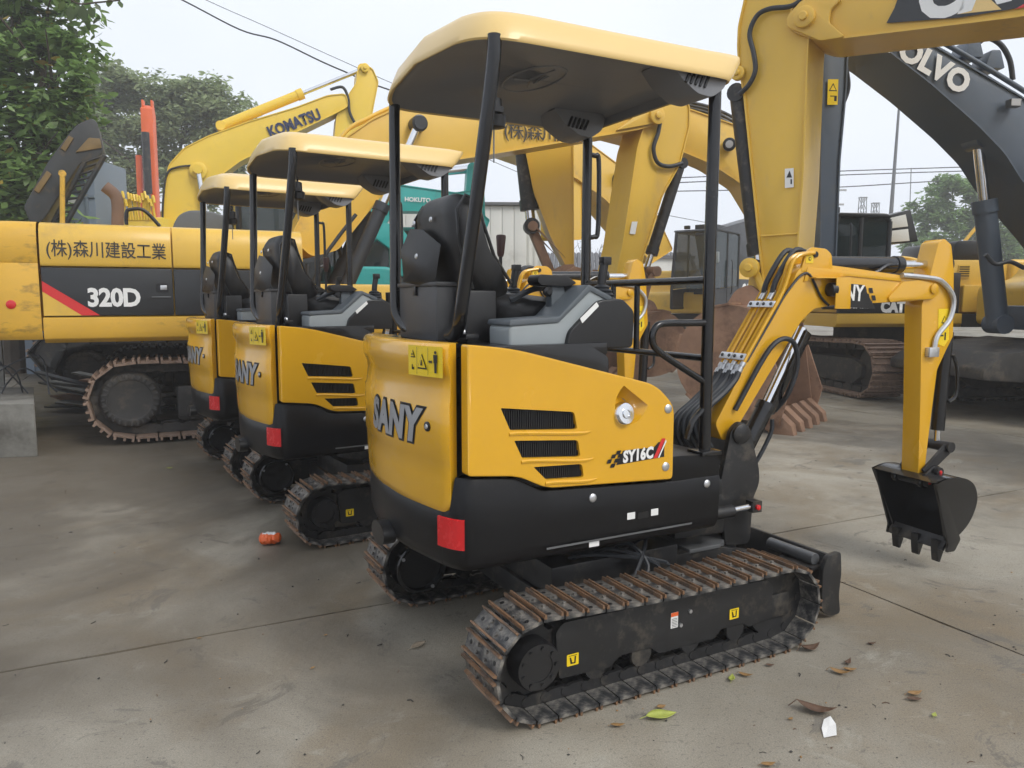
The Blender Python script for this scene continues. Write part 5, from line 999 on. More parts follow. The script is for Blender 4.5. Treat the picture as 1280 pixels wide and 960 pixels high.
# === excavator seen side-on between the booms
e3 = empty('large_excavator', (6.0, 12.6, 0), R(183))
tag(e3, 'yellow excavator with raised hood and black band, behind the nearest dipper stick', 'excavator')
big_under(e3, 1.78, 1.10, .60, .355, .432, 40, shoe=(RUSTL, RUSTL, DBLK), far_shoe=(RUSTL, RUSTL, DBLK), rz=R(95))
MB().prism([(-1.29, 1.0), (-1.35, 1.05), (-1.35, 1.20), (1.35, 1.20), (1.35, 1.05), (1.29, 1.0)], -2.4, 1.3, ax='x').build('lower_frame_cover', YOLD, e3, bevel=.012)
MB().box((-.55, 0, 1.60), (3.6, 2.56, .78)).build('body_shell', YOLD, e3, bevel=.03)
MB().prism([(-.55, 1.205), (1.28, 1.205), (1.28, 1.80), (-.55, 1.80)], 1.28, 1.345).build('side_band', STRIPE, e3, bevel=.012)
dr = MB().prism(round_poly([(-1.25, 1.22), (-.60, 1.22), (-.60, 1.62), (-1.25, 1.62)], .03), 1.28, 1.35).build('side_door', YOLD, e3, bevel=.015); MB().box((-.92, 1.36, 1.42), (.10, .03, .10)).build('door_handle', DBLK, dr, bevel=.01)
MB().prism([(-1.40, 1.00), (-.60, 1.00), (-.60, 1.20), (-1.40, 1.20)], 1.345, 1.36).build('skirt_band', STRIPE, e3)
MB().prism(round_poly([(-2.75, 1.05), (-2.75, 2.0), (-1.3, 2.0), (-1.3, 1.05)], .08), -1.33, 1.33).build('counterweight', YOLD, e3, bevel=.08, seg=3)
MB().prism(round_poly([(-1.25, 1.98), (-1.2, 2.28), (-.55, 2.28), (-.45, 1.98)], .06), -.2, 1.2).build('engine_hump', DBLK, e3, bevel=.04)
gr = MB().prism(round_poly([(-.72, 1.72), (-.54, 1.72), (-.54, 1.92), (-.72, 1.92)], .02), 1.27, 1.292).build('grille', YOLD, e3)
for k in range(5): MB().box((-.63, 1.294, 1.755 + .033 * k), (.15, .008, .014)).build('slot', DBLK, gr)
rl = [(0.4, 1.817), (0.395, 1.959), (0.252, 2.031), (-0.06, 1.972), (-0.094, 1.818)]; tubeline(e3, 'hand_rail', [(p[0], 1.1, p[1]) for p in rl], .025, YOLD)
big_cab(e3, .55, 1.50, .42, 1.30, 1.30, 2.62, .18)
cc = [(0.46, 1.295)][0]; lettering('maker_name', 'CAT', .22, WHITE, e3, (cc[0], 1.347, cc[1]), (-1, 0, 0), bold=.016, width=.82)
ll = [(1.03, 1.33)][0]
for i, tx in enumerate(('0745-0-0', '03-3780-1595')): lettering('phone_number', tx, .075, WHITE, e3, (ll[0], 1.347, ll[1] + .045 - .075 * i), (-1, 0, 0), bold=.002)
hdp = [(0.266, 2.682), (-0.191, 2.808), (-0.35, 2.314), (0.088, 2.275)]
MB().prism(hdp, -.35, .55).build('raised_hood', DBLK, e3, bevel=.015)
q = [(0.22, 2.652), (-0.109, 2.727), (-0.158, 2.543), (0.161, 2.505)], [(0.159, 2.468), (-0.161, 2.506), (-0.197, 2.321), (0.11, 2.296)]
for z in q: MB().prism(z, .55, .565).build('hood_lining', CREAM, e3, bevel=.004)
tubeline(e3, 'hood_prop', [(p[0], .2, p[1]) for p in [(-1.132, 2.084), (-1.341, 2.366), (-1.551, 2.622)]], .028, YOLD)
eb = [(0.417, 2.074), (0.704, 1.782), (1.437, 2.096), (2.041, 2.655), (2.407, 3.208), (2.913, 3.521), (3.334, 3.687), (4.542, 3.975), (5.225, 4.123), (5.411, 4.358), (5.229, 4.596), (4.302, 4.538), (3.276, 4.337), (2.475, 4.083), (1.953, 3.701), (1.281, 2.97)]
ebo = beam(e3, 'boom', eb, -.31, .31, YOLD, .08)
p = [(2.633, 3.801)][0]; lm = MB().lathe([(.05, 0), (.10, .03), (.10, .12), (.085, .13)], (p[0], .31, p[1]), (.35, 1, -.1), 18).build('work_lamp', DBLK, ebo); MB().lathe([(.082, .128), (.01, .134)], (p[0], .31, p[1]), (.35, 1, -.1), 18).build('lens', LAMP, lm)
for k in range(3): tubeline(e3, 'boom_pipe', [(p[0], .2 - .15 * k, p[1]) for p in [(3.399, 4.483), (2.954, 4.404), (2.569, 4.252), (2.178, 4.025)]], .025, DARK)
es = [(5.09, 4.654), (5.053, 1.938), (5.154, 1.912), (5.409, 2.382), (5.675, 3.066), (5.826, 3.788), (5.851, 4.501), (5.717, 4.739)]; est = beam(e3, 'stick', es, -.28, .28, YSTK, .05)
ec = [(5.889, 4.186), (5.735, 2.818), (5.709, 2.558)]; hcyl(e3, 'bucket_cylinder', ec[0], ec[2], .82, .13, DARK, .6, .1)
kk = [(5.237, 2.102), (5.701, 2.542), (5.364, 1.784), (5.08, 1.912)]; links(e3, kk[0], kk[1], kk[2], RUST, .3); big_bucket(e3, kk[3], R(-80), .95, .6, RUST)

# === excavator with a dark glazed cab far behind, boom reaching to the front
e2 = empty('large_excavator', (4.9, 21.0, 0), R(232))
tag(e2, 'distant yellow excavator with dark glazed cab, seen through the nearest front rails', 'excavator')
big_under(e2, 1.8, 1.15, .6, .36, .44, 24)
MB().prism(round_poly([(-2.6, 1.1), (-2.75, 1.4), (-2.65, 2.2), (.5, 2.2), (.5, 1.6), (1.3, 1.6), (1.3, 1.05)], .1), -1.38, 1.38).build('body_shell', YOLD, e2, bevel=.06, seg=3)
MB().prism([(-2.3, 1.25), (.2, 1.25), (.2, 1.95), (-2.3, 1.95)], 1.36, 1.395).build('side_band', STRIPE, e2, bevel=.01)
lettering('maker_name', 'CAT', .50, WHITE, e2, (-.55, 1.398, 1.62), (-1, 0, 0), bold=.025, width=.82)
big_cab(e2, .3, 1.95, .40, 1.45, 1.2, 3.1, .2)
MB().box((1.0, 1.0, 3.22), (.9, .5, .12)).build('roof_guard', DBLK, e2, bevel=.02)
ab = [(8.343, 4.655), (8.104, 4.954), (6.803, 4.901), (5.707, 4.643), (4.293, 4.324), (2.892, 3.63), (1.778, 2.665), (2.956, 2.262), (3.842, 2.924), (4.581, 3.313), (5.034, 3.564), (6.211, 3.878), (7.339, 4.042), (8.223, 4.106)]
abo = beam(e2, 'boom', ab, -.33, .33, YOLD, .1)
p = [(4.619, 4.053)][0]; MB().lathe([(.08, 0), (.16, .05), (.16, .2), (.13, .22)], (p[0], .33, p[1]), (.4, 1, -.1), 16).build('work_lamp', DBLK, abo)
a_ = [(6.649, 4.767), (6.627, 2.623), (5.887, 2.668), (6.016, 5.116)]; beam(e2, 'stick', a_, -.28, .28, YSTK, .1)
dk = [(1.807, 3.052), (-1.822, 3.746), (-2.637, 2.096), (1.35, 1.998)]; MB().prism(round_poly(dk, .1), .9, 1.3).build('raised_hood', DBLK, e2, bevel=.04)

# === lemon excavator behind the trees' side
ko = empty('large_excavator', (-7.0, 15.5, 0), R(18))
tag(ko, 'lemon yellow excavator with dark lettering along its boom, against the big tree', 'excavator')
big_under(ko, 1.8, 1.15, .6, .36, .44, 20)
MB().prism(round_poly([(-2.6, 1.1), (-2.75, 1.4), (-2.65, 2.15), (.4, 2.15), (.6, 1.8), (1.2, 1.8), (1.2, 1.05)], .1), -1.38, 1.38).build('body_shell', YKOM, ko, bevel=.06, seg=3)
big_cab(ko, .2, 1.75, .40, 1.35, 1.2, 3.0)
kb = [(-0.124, 2.107), (0.074, 3.585), (0.181, 4.035), (0.471, 4.372), (0.921, 4.631), (1.683, 4.96), (2.621, 5.311), (3.265, 5.599), (3.623, 5.66), (3.683, 5.423), (3.418, 5.259), (2.446, 4.729), (2.049, 4.483), (1.502, 4.184), (1.067, 3.832), (0.801, 3.508), (0.669, 2.119)]
kbo = beam(ko, 'boom', kb, -.32, .32, YKOM, .08)
kl = [(2.136, 4.787), (3.029, 5.181)]; lettering('maker_name', 'KOMATSU', .30, mat('navy_print', (.02, .03, .09), .5), kbo, ((kl[0][0] + kl[1][0]) / 2, -.3235, (kl[0][1] + kl[1][1]) / 2), (kl[1][0] - kl[0][0], 0, kl[1][1] - kl[0][1]), bold=.012, width=.80)
kc = [(0.718, 3.95), (0.691, 2.592)]; hcyl(ko, 'boom_cylinder', (kc[1][0] + .3, 1.5), kc[0], .35, .09, YKOM, .6, -.42); pin(kbo, kc[0], -.32, YKOM, .11)
ka = [(1.153, 4.898), (2.674, 5.598), (4.003, 6.262)]; hcyl(ko, 'arm_cylinder', ka[0], ka[2], .56, .10, YKOM, .45)
ks = [(3.887, 6.163), (4.022, 6.304), (4.203, 6.224), (4.315, 5.974), (4.205, 5.477), (4.149, 5.179), (3.86, 4.175), (3.359, 2.662), (3.111, 2.656), (3.376, 4.671), (3.439, 5.209), (3.695, 5.664), (3.865, 5.92)]; beam(ko, 'stick', ks, -.26, .26, YKOM, .05)
pin(ko, [(4.036, 6.222)][0], -.26, YKOM, .06)
tubeline(ko, 'stick_hose', [(p[0], -.30, p[1]) for p in [(3.318, 5.72), (3.563, 5.788), (3.673, 5.588), (3.699, 5.3), (3.809, 5.065)]], .03, RUBBER)
tubeline(ko, 'boom_pipe', [(p[0], -.34, p[1]) for p in [(0.008, 2.732), (0.051, 3.351), (0.147, 3.861), (0.34, 3.994), (0.604, 4.039)]], .02, DARK)

# === teal excavator seen through the compact machines
te = empty('large_excavator', (-2.6, 15.0, 0), R(10))
tag(te, 'teal excavator with white lettering seen between the compact excavators', 'excavator')
big_under(te, 1.5, 1.0, .5, .33, .40, 20)
MB().prism(round_poly([(-2.3, 1.0), (-2.4, 1.3), (-2.3, 2.0), (.2, 2.0), (.4, 1.6), (1.0, 1.6), (1.0, 1.0)], .1), -1.2, 1.2).build('body_shell', TEAL, te, bevel=.06, seg=3)
big_cab(te, -.4, 1.0, .25, 1.15, 1.1, 2.8, m=TEAL)
tb_ = [(-0.264, 3.095), (-0.034, 3.368), (0.422, 3.589), (1.494, 3.465), (1.932, 3.551), (1.962, 3.216), (1.569, 3.116), (0.415, 3.108), (0.231, 2.999), (-0.05, 2.543), (-0.276, 2.54)]; tbo = beam(te, 'boom', tb_, -.25, .25, TEAL, .05)
tl = [(0.753, 3.311)][0]; lettering('owner_name', 'HOKUTO', .115, WHITE, tbo, (tl[0], -.2535, tl[1]), (1, 0, -.03), bold=.004)
tv = [(1.703, 3.492), (1.737, 3.949), (1.847, 4.013), (2.035, 3.957), (2.063, 3.039), (2.158, 2.964), (2.061, 2.73), (1.809, 2.88)]; beam(te, 'stick', tv, -.2, .2, TEAL, .03)
ta = [(0.556, 3.811), (0.898, 3.896), (1.84, 3.97)]; hcyl(te, 'arm_cylinder', ta[0], ta[2], .35, .11, TEAL, .75)
tq = [(-0.108, 2.613), (0.107, 2.872), (0.408, 2.817), (0.617, 2.548), (0.703, 2.092), (0.669, 1.862), (0.393, 1.86), (0.354, 2.271), (0.1, 2.465)]; MB().prism(round_poly(tq, .06), -.30, .1).build('lower_arm', TEAL, te, bevel=.03)


# ---------------------------------------------------------------- trees
def crown(name, blobs, n, size, m, parent, seed, cover=.55, flat=.3):
    """leaf-sized bent faces spread through lumpy volumes, thinner towards gaps"""
    r = random.Random(seed); vs = []; fs = []; tot = sum(b[1][0] * b[1][2] for b in blobs)
    for c, rad in blobs:
        k = int(n * rad[0] * rad[2] / tot)
        subs = []
        for _ in range(max(5, int(9 * rad[0] / max(.4, size * 4)) % 40 + 6)):
            d = Vector((r.gauss(0, 1), r.gauss(0, 1), r.gauss(0, 1))).normalized() * (r.random() ** .4)
            subs.append((Vector((c[0] + d.x * rad[0] * .8, c[1] + d.y * rad[1] * .8, c[2] + d.z * rad[2] * .8)), r.uniform(.22, .48)))
        for _ in range(k):
            sc, sr = r.choice(subs)
            d = Vector((r.gauss(0, 1), r.gauss(0, 1), r.gauss(0, 1))).normalized() * (r.random() ** cover)
            p = sc + Vector((d.x * rad[0] * sr, d.y * rad[1] * sr, d.z * rad[2] * sr))
            a = Vector((r.gauss(0, 1), r.gauss(0, 1), r.gauss(0, 1) * flat - .35)).normalized(); w = a.cross(Vector((r.gauss(0, .6), r.gauss(0, .6), 1))).normalized(); nn = a.cross(w)
            s = size * r.uniform(.6, 1.3); b = s * r.uniform(.30, .46); q = len(vs)
            vs += [p, p + a * s * .38 + w * b * .5 + nn * s * .06, p + a * s, p + a * s * .38 - w * b * .5 + nn * s * .06, p + a * s * .72 + w * b * .34, p + a * s * .72 - w * b * .34]
            fs += [(q, q + 1, q + 3), (q + 1, q + 4, q + 5, q + 3), (q + 4, q + 2, q + 5)]
    me = bpy.data.meshes.new(name); me.from_pydata([tuple(v) for v in vs], [], fs); me.materials.append(m)
    return link(name, me, parent)
def limbs(base, tips, r0, parent, seed, m=BARK, name='trunk', fork=.45):
    r = random.Random(seed); b = MB(); B = Vector(base); top = sum((Vector(t) for t in tips), Vector()) / len(tips); F_ = B.lerp(top, fork); F_.x = B.x + (top.x - B.x) * .3; F_.y = B.y + (top.y - B.y) * .3
    b.tube(smooth_path([B, B.lerp(F_, .5) + Vector((r.uniform(-.1, .1), 0, 0)), F_], 5), r0, 9, r2=r0 * .65)
    for t in tips:
        t = Vector(t); mid = F_.lerp(t, .5) + Vector((r.uniform(-.3, .3), r.uniform(-.3, .3), r.uniform(0, .4)))
        pts = smooth_path([F_, mid, t], 5); b.tube(pts, r0 * .5, 6, r2=r0 * .10)
        for _ in range(3):
            s = pts[r.randrange(3, len(pts) - 1)]; e = s + Vector((r.uniform(-1, 1), r.uniform(-1, 1), r.uniform(-.1, .9))) * (t - F_).length * .35
            b.tube(smooth_path([s, s.lerp(e, .5) + Vector((0, 0, .1)), e], 4), r0 * .16, 5, r2=r0 * .04)
    return b.build(name, m, parent)
def blobs_at(lst): return [((x, y, z), (a, a * dy, c)) for (x, y, z), a, c, dy in lst]
# broad-leaved tree close by on the left
t1 = empty('broadleaf_tree', (-9.6, 14.6, 0)); tag(t1, 'broad-leaved green tree with hanging branches above the striped excavator', 'tree')
def rel(pts, o): return [(p[0] - o[0], p[1] - o[1], p[2] - o[2]) for p in pts]
O1 = (-9.6, 14.6, 0)
c1 = rel([(-8.813, 14.0, 6.375), (-8.169, 14.0, 6.51), (-8.811, 14.0, 5.426), (-8.016, 14.0, 5.63), (-8.737, 14.0, 4.461), (-8.155, 14.0, 4.6), (-9.095, 14.0, 3.481), (-8.359, 14.0, 3.692), (-7.628, 14.0, 5.014), (-9.074, 14.0, 2.771), (-8.476, 14.0, 3.027), (-9.914, 14.0, 5.834), (-10.049, 14.0, 4.182), (-10.297, 14.0, 2.914), (-7.832, 14.0, 4.043)], O1)
rr_ = [1.1, .85, 1.15, .85, 1.05, .85, 1.05, .9, .45, .95, .8, 1.5, 1.5, 1.5, .4]
limbs((0, 0, 0), [(c[0], c[1], c[2]) for c in c1[:7]], .22, t1, 3)
crown('crown', [(c, (r_, r_ * .9, r_ * .95)) for c, r_ in zip(c1, rr_)], 15000, .24, LEAF1, t1, 11)
crown('yellowing_leaves', [(c, (r_, r_ * .9, r_ * .9)) for c, r_ in zip(c1[:11], rr_)], 150, .22, LEAFY, t1, 12)
hb = rel([(-6.293, 11.0, 5.646), (-6.016, 11.0, 5.478), (-5.728, 11.0, 5.489), (-5.417, 11.0, 5.52)], O1); MB().tube(smooth_path([c1[1]] + hb, 5), .012, 5).build('hanging_branch', BARK, t1)
for p, (dx, dz) in zip(rel([(-6.106, 11.0, 5.457), (-6.005, 11.0, 5.478), (-5.94, 11.0, 5.468), (-5.83, 11.0, 5.446), (-5.761, 11.0, 5.489), (-5.547, 11.0, 5.552), (-5.428, 11.0, 5.52), (-6.056, 11.0, 5.541), (-6.19, 11.0, 5.52)], O1), [(-.02, -.22), (.02, -.20), (.0, -.24), (.01, -.17), (.05, -.10), (-.05, -.12), (.02, -.10), (.06, .1), (-.08, -.14)]):
    d = Vector((dx, .02, dz)); w = Vector((.30 * d.length, .03, 0)); P = Vector(p); lf = MB(); lf.add([P, P + d * .4 + w * .9, P + d, P + d * .45 - w * .9, P + d * .78 + w * .55, P + d * .8 - w * .55], [(0, 1, 3), (1, 4, 5, 3), (4, 2, 5)]); lf.build('hanging_leaf', LEAF1, t1, smooth=0)
# large rounded tree further back
O2 = (-16.0, 34.0, 0); t2_ = empty('spreading_tree', O2); tag(t2_, 'large rounded greyish green tree behind the lemon excavator boom', 'tree')
c2 = rel([(-17.304, 34.0, 10.344), (-16.421, 34.0, 10.677), (-15.072, 34.0, 10.009), (-13.678, 34.0, 10.177), (-12.653, 34.0, 9.842), (-12.098, 34.0, 9.002), (-14.261, 34.0, 8.833), (-16.001, 34.0, 8.833), (-17.75, 34.0, 8.664), (-17.131, 34.0, 7.307), (-13.088, 34.0, 7.818), (-14.85, 34.0, 7.478), (-17.881, 34.0, 6.453), (-16.682, 34.0, 5.938), (-14.032, 34.0, 6.282), (-12.041, 34.0, 7.818), (-18.394, 34.0, 9.506), (-16.22, 34.0, 4.73), (-18.356, 34.0, 4.382), (-14.12, 34.0, 4.382)], O2)
limbs((0, 0, 0), [c2[i] for i in (6, 7, 8, 9, 10, 11, 12, 14)], .38, t2_, 5)
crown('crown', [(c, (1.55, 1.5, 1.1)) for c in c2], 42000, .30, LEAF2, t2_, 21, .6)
# tree beyond the machines on the far side
O3 = (26.0, 44.0, 0); t3_ = empty('round_tree', O3); tag(t3_, 'fresh green tree behind the slate blue boom and raised hood', 'tree')
c3 = rel([(23.907, 44.0, 6.515), (24.756, 44.0, 7.495), (26.095, 44.0, 7.85), (27.481, 44.0, 7.495), (28.877, 44.0, 7.05), (23.782, 44.0, 4.81), (25.325, 44.0, 5.709), (26.907, 44.0, 5.933), (28.552, 44.0, 5.26), (24.754, 44.0, 3.906), (26.572, 44.0, 4.132), (28.437, 44.0, 3.68), (30.503, 44.0, 6.604), (30.678, 44.0, 4.358), (23.878, 44.0, 3.226), (27.124, 44.0, 2.771)], O3)
limbs((0, 0, 0), [c3[i] for i in (5, 6, 7, 8, 9, 10)], .35, t3_, 8)
crown('crown', [(c, (1.5, 1.5, 1.05)) for c in c3], 26000, .34, LEAF3, t3_, 31, .6)
# bare tree far off
O4 = (6.4, 62.0, 0); t4_ = empty('bare_tree', O4); tag(t4_, 'thin leafless tree far behind, seen beside the canopy grab handle', 'tree')
r_ = random.Random(9)
tw = MB(); tw.tube([(0, 0, 0), (0, 0, 3.5)], .16, 6, r2=.1)
for k in range(26):
    a = r_.uniform(0, 6.28); s = Vector((0, 0, r_.uniform(1.8, 3.5))); e = s + Vector((math.cos(a) * 2.6, math.sin(a) * 2.6, r_.uniform(1.5, 4.0))); md = s.lerp(e, .5) + Vector((0, 0, .3)); tw.tube(smooth_path([s, md, e], 3), .06, 4, r2=.015)
    for _ in range(4): q = s.lerp(e, r_.uniform(.4, .95)); f_ = q + Vector((r_.uniform(-.9, .9), r_.uniform(-.9, .9), r_.uniform(.3, 1.2))); tw.tube([q, f_], .02, 3, r2=.008)
tw.build('branches', BARK, t4_)
# row of far trees closing the yard
for i, (x, y, s_) in enumerate(((-34, 62, 5.2), (-24, 66, 4.4), (-10, 78, 4.2), (3, 84, 3.8), (15, 80, 4.0), (31, 70, 4.6), (44, 66, 5.0), (56, 58, 5.2))):
    t = empty('far_tree', (x, y, 0)); tag(t, ('low distant tree at the far left end of the horizon', 'second low distant tree from the left on the horizon', 'third distant tree from the left, behind the teal excavator', 'fourth distant tree from the left, behind the pale container', 'fifth distant tree from the left, behind the grey shed', 'sixth distant tree from the left, behind the utility pole', 'seventh distant tree from the left, behind the fresh green tree', 'distant tree at the far right end of the horizon')[i], 'tree', 'distant trees along the horizon')
    r_ = random.Random(40 + i); cs_ = [(r_.uniform(-1, 1) * s_ * .6, r_.uniform(-.5, .5) * s_, s_ * r_.uniform(.35, .95)) for _ in range(7)]
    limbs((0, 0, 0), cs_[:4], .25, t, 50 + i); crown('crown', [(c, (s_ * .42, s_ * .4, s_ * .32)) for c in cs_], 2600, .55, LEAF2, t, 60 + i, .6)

# ---------------------------------------------------------------- buildings, poles, wires
cab_ = empty('sheet_building', (-2.1, 23.0, 0), R(3)); tag(cab_, 'cream sheet-clad building behind the teal excavator', 'building')
MB().box((0, 2, 2.1), (4.9, 3.8, 4.2)).build('wall', CREAM, cab_)
for k in range(14): MB().box((-2.33 + .36 * k, .085, 2.10), (.345, .03, 4.22)).build('wall_sheet', CREAM, cab_, bevel=.012)
MB().prism([(-2.6, 4.22), (2.6, 4.22), (2.6, 4.30), (-2.6, 4.30)], -.05, 4.1).build('roof', ROOFM, cab_)
dr_ = MB().box((-1.55, .02, 1.35), (.75, .08, 2.2)).build('door', MAUVE, cab_, bevel=.01); MB().box((-1.55, -.022, 1.6), (.5, .02, 1.0)).build('pane', GLASS, dr_)
sb = empty('storage_container', (-.2, 26.0, 0), R(-2)); tag(sb, 'pale container seen behind the nearest seat and lever', 'container')
MB().box((0, 1.2, 2.2), (2.6, 2.4, 4.4)).build('wall', CREAM, sb)
for k in range(13): MB().box((-1.2 + .2 * k, -.015, 2.2), (.10, .03, 4.2)).build('corrugation', CREAM, sb, bevel=.01)
sh_ = empty('long_shed', (3.2, 33.0, 0), R(-4)); tag(sh_, 'long low shed with grey corrugated roof behind the machines', 'building')
MB().box((0, 2, 1.2), (9.4, 4.0, 2.4)).build('wall', DARK, sh_)
for k in range(48):
    x = -4.8 + .2 * k; MB().add([(x, -.4, 2.35), (x + .19, -.4, 2.35), (x + .19, 2.2, 3.5), (x, 2.2, 3.5), (x + .05, -.4, 2.42), (x + .14, -.4, 2.42), (x + .14, 2.2, 3.57), (x + .05, 2.2, 3.57)], [(0, 4, 7, 3), (4, 5, 6, 7), (5, 1, 2, 6), (0, 1, 5, 4), (3, 7, 6, 2), (0, 3, 2, 1)]).build('roof_sheet', ROOFM, sh_)
wc = empty('white_cabin', (5.7, 30.0, 0), R(5)); tag(wc, 'whitish site cabin beside the distant dark cab', 'building')
MB().box((0, 1, 1.5), (2.6, 2.4, 3.0)).build('wall', CREAM, wc, bevel=.02); MB().box((.1, -.22, 1.7), (.9, .04, .9)).build('window', GLASS, wc); MB().box((0, 1, 3.05), (2.8, 2.6, .12)).build('roof', ROOFM, wc)
for k, (x0, y0, x1, y1) in enumerate(((-60, 52, -22, 58), (-22, 58, 14, 60), (14, 60, 60, 54))):
    L_ = math.dist((x0, y0), (x1, y1)); w_ = MB().box((L_ / 2, 0, 1.1), (L_, .25, 2.2)).box((L_ / 2, 0, 2.24), (L_, .4, .1)).build('boundary_wall', CONCB, None, loc=(x0, y0, 0), rot=(0, 0, math.atan2(y1 - y0, x1 - x0)))
    tag(w_, ('grey boundary wall behind the trees at the edge of the yard', 'grey boundary wall far behind the middle of the yard', 'grey boundary wall behind the slate blue excavator')[k], 'wall', kind='thing')
# blue-grey container and old machine with its hood up, behind the striped excavator
bc = [(-7.999, 14.0, 3.903), (-7.453, 14.0, 3.903)]; cg = empty('steel_container', ((bc[0][0] + bc[1][0]) / 2 - .72, 14.9, 0)); tag(cg, 'blue grey sheet steel container behind the raised lattice hood', 'container')
MB().box((0, 0, 2.0), (1.5, 1.2, 4.0)).build('wall', BLUEG, cg, bevel=.02)
for k in range(5): MB().box((-.6 + .3 * k, -.61, 2.0), (.05, .03, 3.9)).build('rib', BLUEG, cg)
MB().box((.0, -.62, 3.3), (1.5, .03, .05)).build('rail', BLUEG, cg); MB().box((.35, -.64, 3.2), (.16, .02, .14)).build('name_plate', WHITE, cg)
om = empty('old_machine', (-4.77, 12.27, 0), R(25)); tag(om, 'grimy black machine with its lattice engine hood raised beneath the tree', 'machine')
GRIME = mat('grimy_black', (.030, .032, .032), .5, var=.3, scale=3, dirt=(.13, .085, .03), damt=.2, dscale=2.5)
OCHRE = mat('ochre_paint', (.16, .10, .03), .6, var=.3)
MB().prism(round_poly([(-2.4, 1.0), (-2.5, 1.9), (1.0, 1.9), (1.1, 1.0)], .1), -1.25, 1.25).build('body_shell', GRIME, om, bevel=.05)
PAD = mat('rubber_pad', (.05, .052, .052), .55, var=.25, scale=5)
big_under(om, 1.78, 1.10, .60, .36, .44, 30, shoe=(MUDTRK, PAD, DBLK), kind='pad', gr=.065)
OM = Matrix.Translation((-4.77, 12.27, 0)) @ Matrix.Rotation(R(25), 4, 'Z')
def omp(pts): return [OM.inverted() @ Vector(p) for p in pts]
hl_ = omp([(-7.275, 11.6, 2.748), (-6.894, 11.6, 3.415), (-6.555, 11.6, 3.867), (-6.44, 11.6, 3.994), (-6.232, 11.6, 4.097), (-6.153, 11.6, 4.04), (-6.082, 11.6, 3.636), (-6.172, 11.6, 3.52), (-6.441, 11.6, 3.415), (-6.891, 11.6, 2.748), (-7.038, 11.6, 2.536), (-7.196, 11.6, 2.512)]); yh = sum(p.y for p in hl_) / len(hl_)
hd_ = MB().prism(round_poly([(p.x, p.z) for p in hl_], .05), yh - .1, yh + .7).build('raised_hood', GRIME, om, bevel=.03)
for q in ([(-7.064, 11.5, 2.993), (-6.866, 11.5, 3.283), (-6.798, 11.5, 3.236), (-6.996, 11.5, 2.947)], [(-6.655, 11.5, 3.617), (-6.524, 11.5, 3.811), (-6.456, 11.5, 3.777), (-6.587, 11.5, 3.571)], [(-6.446, 11.5, 3.571), (-6.243, 11.5, 3.8), (-6.078, 11.5, 3.8), (-6.062, 11.5, 3.663)]):
    MB().prism([(p.x, p.z) for p in omp(q)], yh - .13, yh - .09).build('hood_patch', OCHRE, hd_, bevel=.01)
rA = omp([(-6.905, 11.6, 2.536), (-6.368, 11.6, 3.439)]); rB = omp([(-6.726, 11.6, 2.512), (-6.064, 11.6, 3.543)])
for r0 in (rA, rB): MB().tube(r0, .04, 6).build('lattice_rail', GRIME, om)
for k in range(11): t = k / 10; MB().tube([rA[0].lerp(rA[1], t), rB[0].lerp(rB[1], t)], .018, 5).build('lattice_bar', GRIME, om)
pr_ = omp([(-6.594, 11.3, 2.391), (-6.539, 11.3, 3.227)]); MB().tube(pr_, .035, 8).build('hood_prop', YDIRT, om); MB().lathe([(.05, -.03), (.05, .03)], pr_[1], (0, 1, 0), 12).build('prop_eye', YDIRT, om)
# valve bank of a yellow machine, and an orange arm
vb_ = empty('yellow_plant', ([(-7.042, 14.6, 2.531)][0][0], 14.6, 0)); tag(vb_, 'yellow machine top with a bank of pipes beside the brown exhaust', 'machine')
MB().box((0, .4, 1.48), (.9, .8, 2.96)).build('body_shell', YKOM, vb_, bevel=.05); r_ = random.Random(2)
for k in range(12):
    x = -.28 + .052 * k; h_ = 3.34 + r_.uniform(-.08, .08); tubeline(vb_, 'bent_pipe', [(x, 0, 2.9), (x + r_.uniform(-.03, .03), -.05, h_ - .1), (x + .02, -.08, h_), (x + .05, -.1, h_ - .12)], .024, YKOM, 6)
oo = [(-11.101, 24.0, 3.26)][0]; oa = empty('orange_excavator', (oo[0], 24.0, 0), R(-80)); tag(oa, 'orange excavator arm standing upright beside the lemon boom', 'excavator')
MB().box((-1.6, 0, 1.3), (3.4, 2.4, 1.7)).build('body_shell', ORANGE, oa, bevel=.08); MB().box((-1.6, 0, .3), (3.6, 2.4, .6)).build('undercarriage', MUDTRK, oa, bevel=.1)
MB().prism([(.0, 1.6), (.45, 1.6), (.35, 7.15), (.10, 7.3), (-.05, 7.0)], -.17, .17).build('boom', ORANGE, oa, bevel=.03)
MB().prism([(.0, 2.2), (.35, 2.2), (.2, 5.8), (.05, 5.8)], -.42, -.26).build('side_arm', ORANGE, oa, bevel=.03)
q = MB().cyl((.55, .0, 6.4), (.55, .0, 4.6), .11, n=12); q.cyl((.55, 0, 4.6), (.5, 0, 3.0), .06, n=10, m=1); q.build('arm_cylinder', [DARK, GREYM], oa)
for y in (-.13, .13): MB().box((.15, y, 7.3), (.2, .06, .25)).build('boom_ear', ORANGE, oa, bevel=.02)
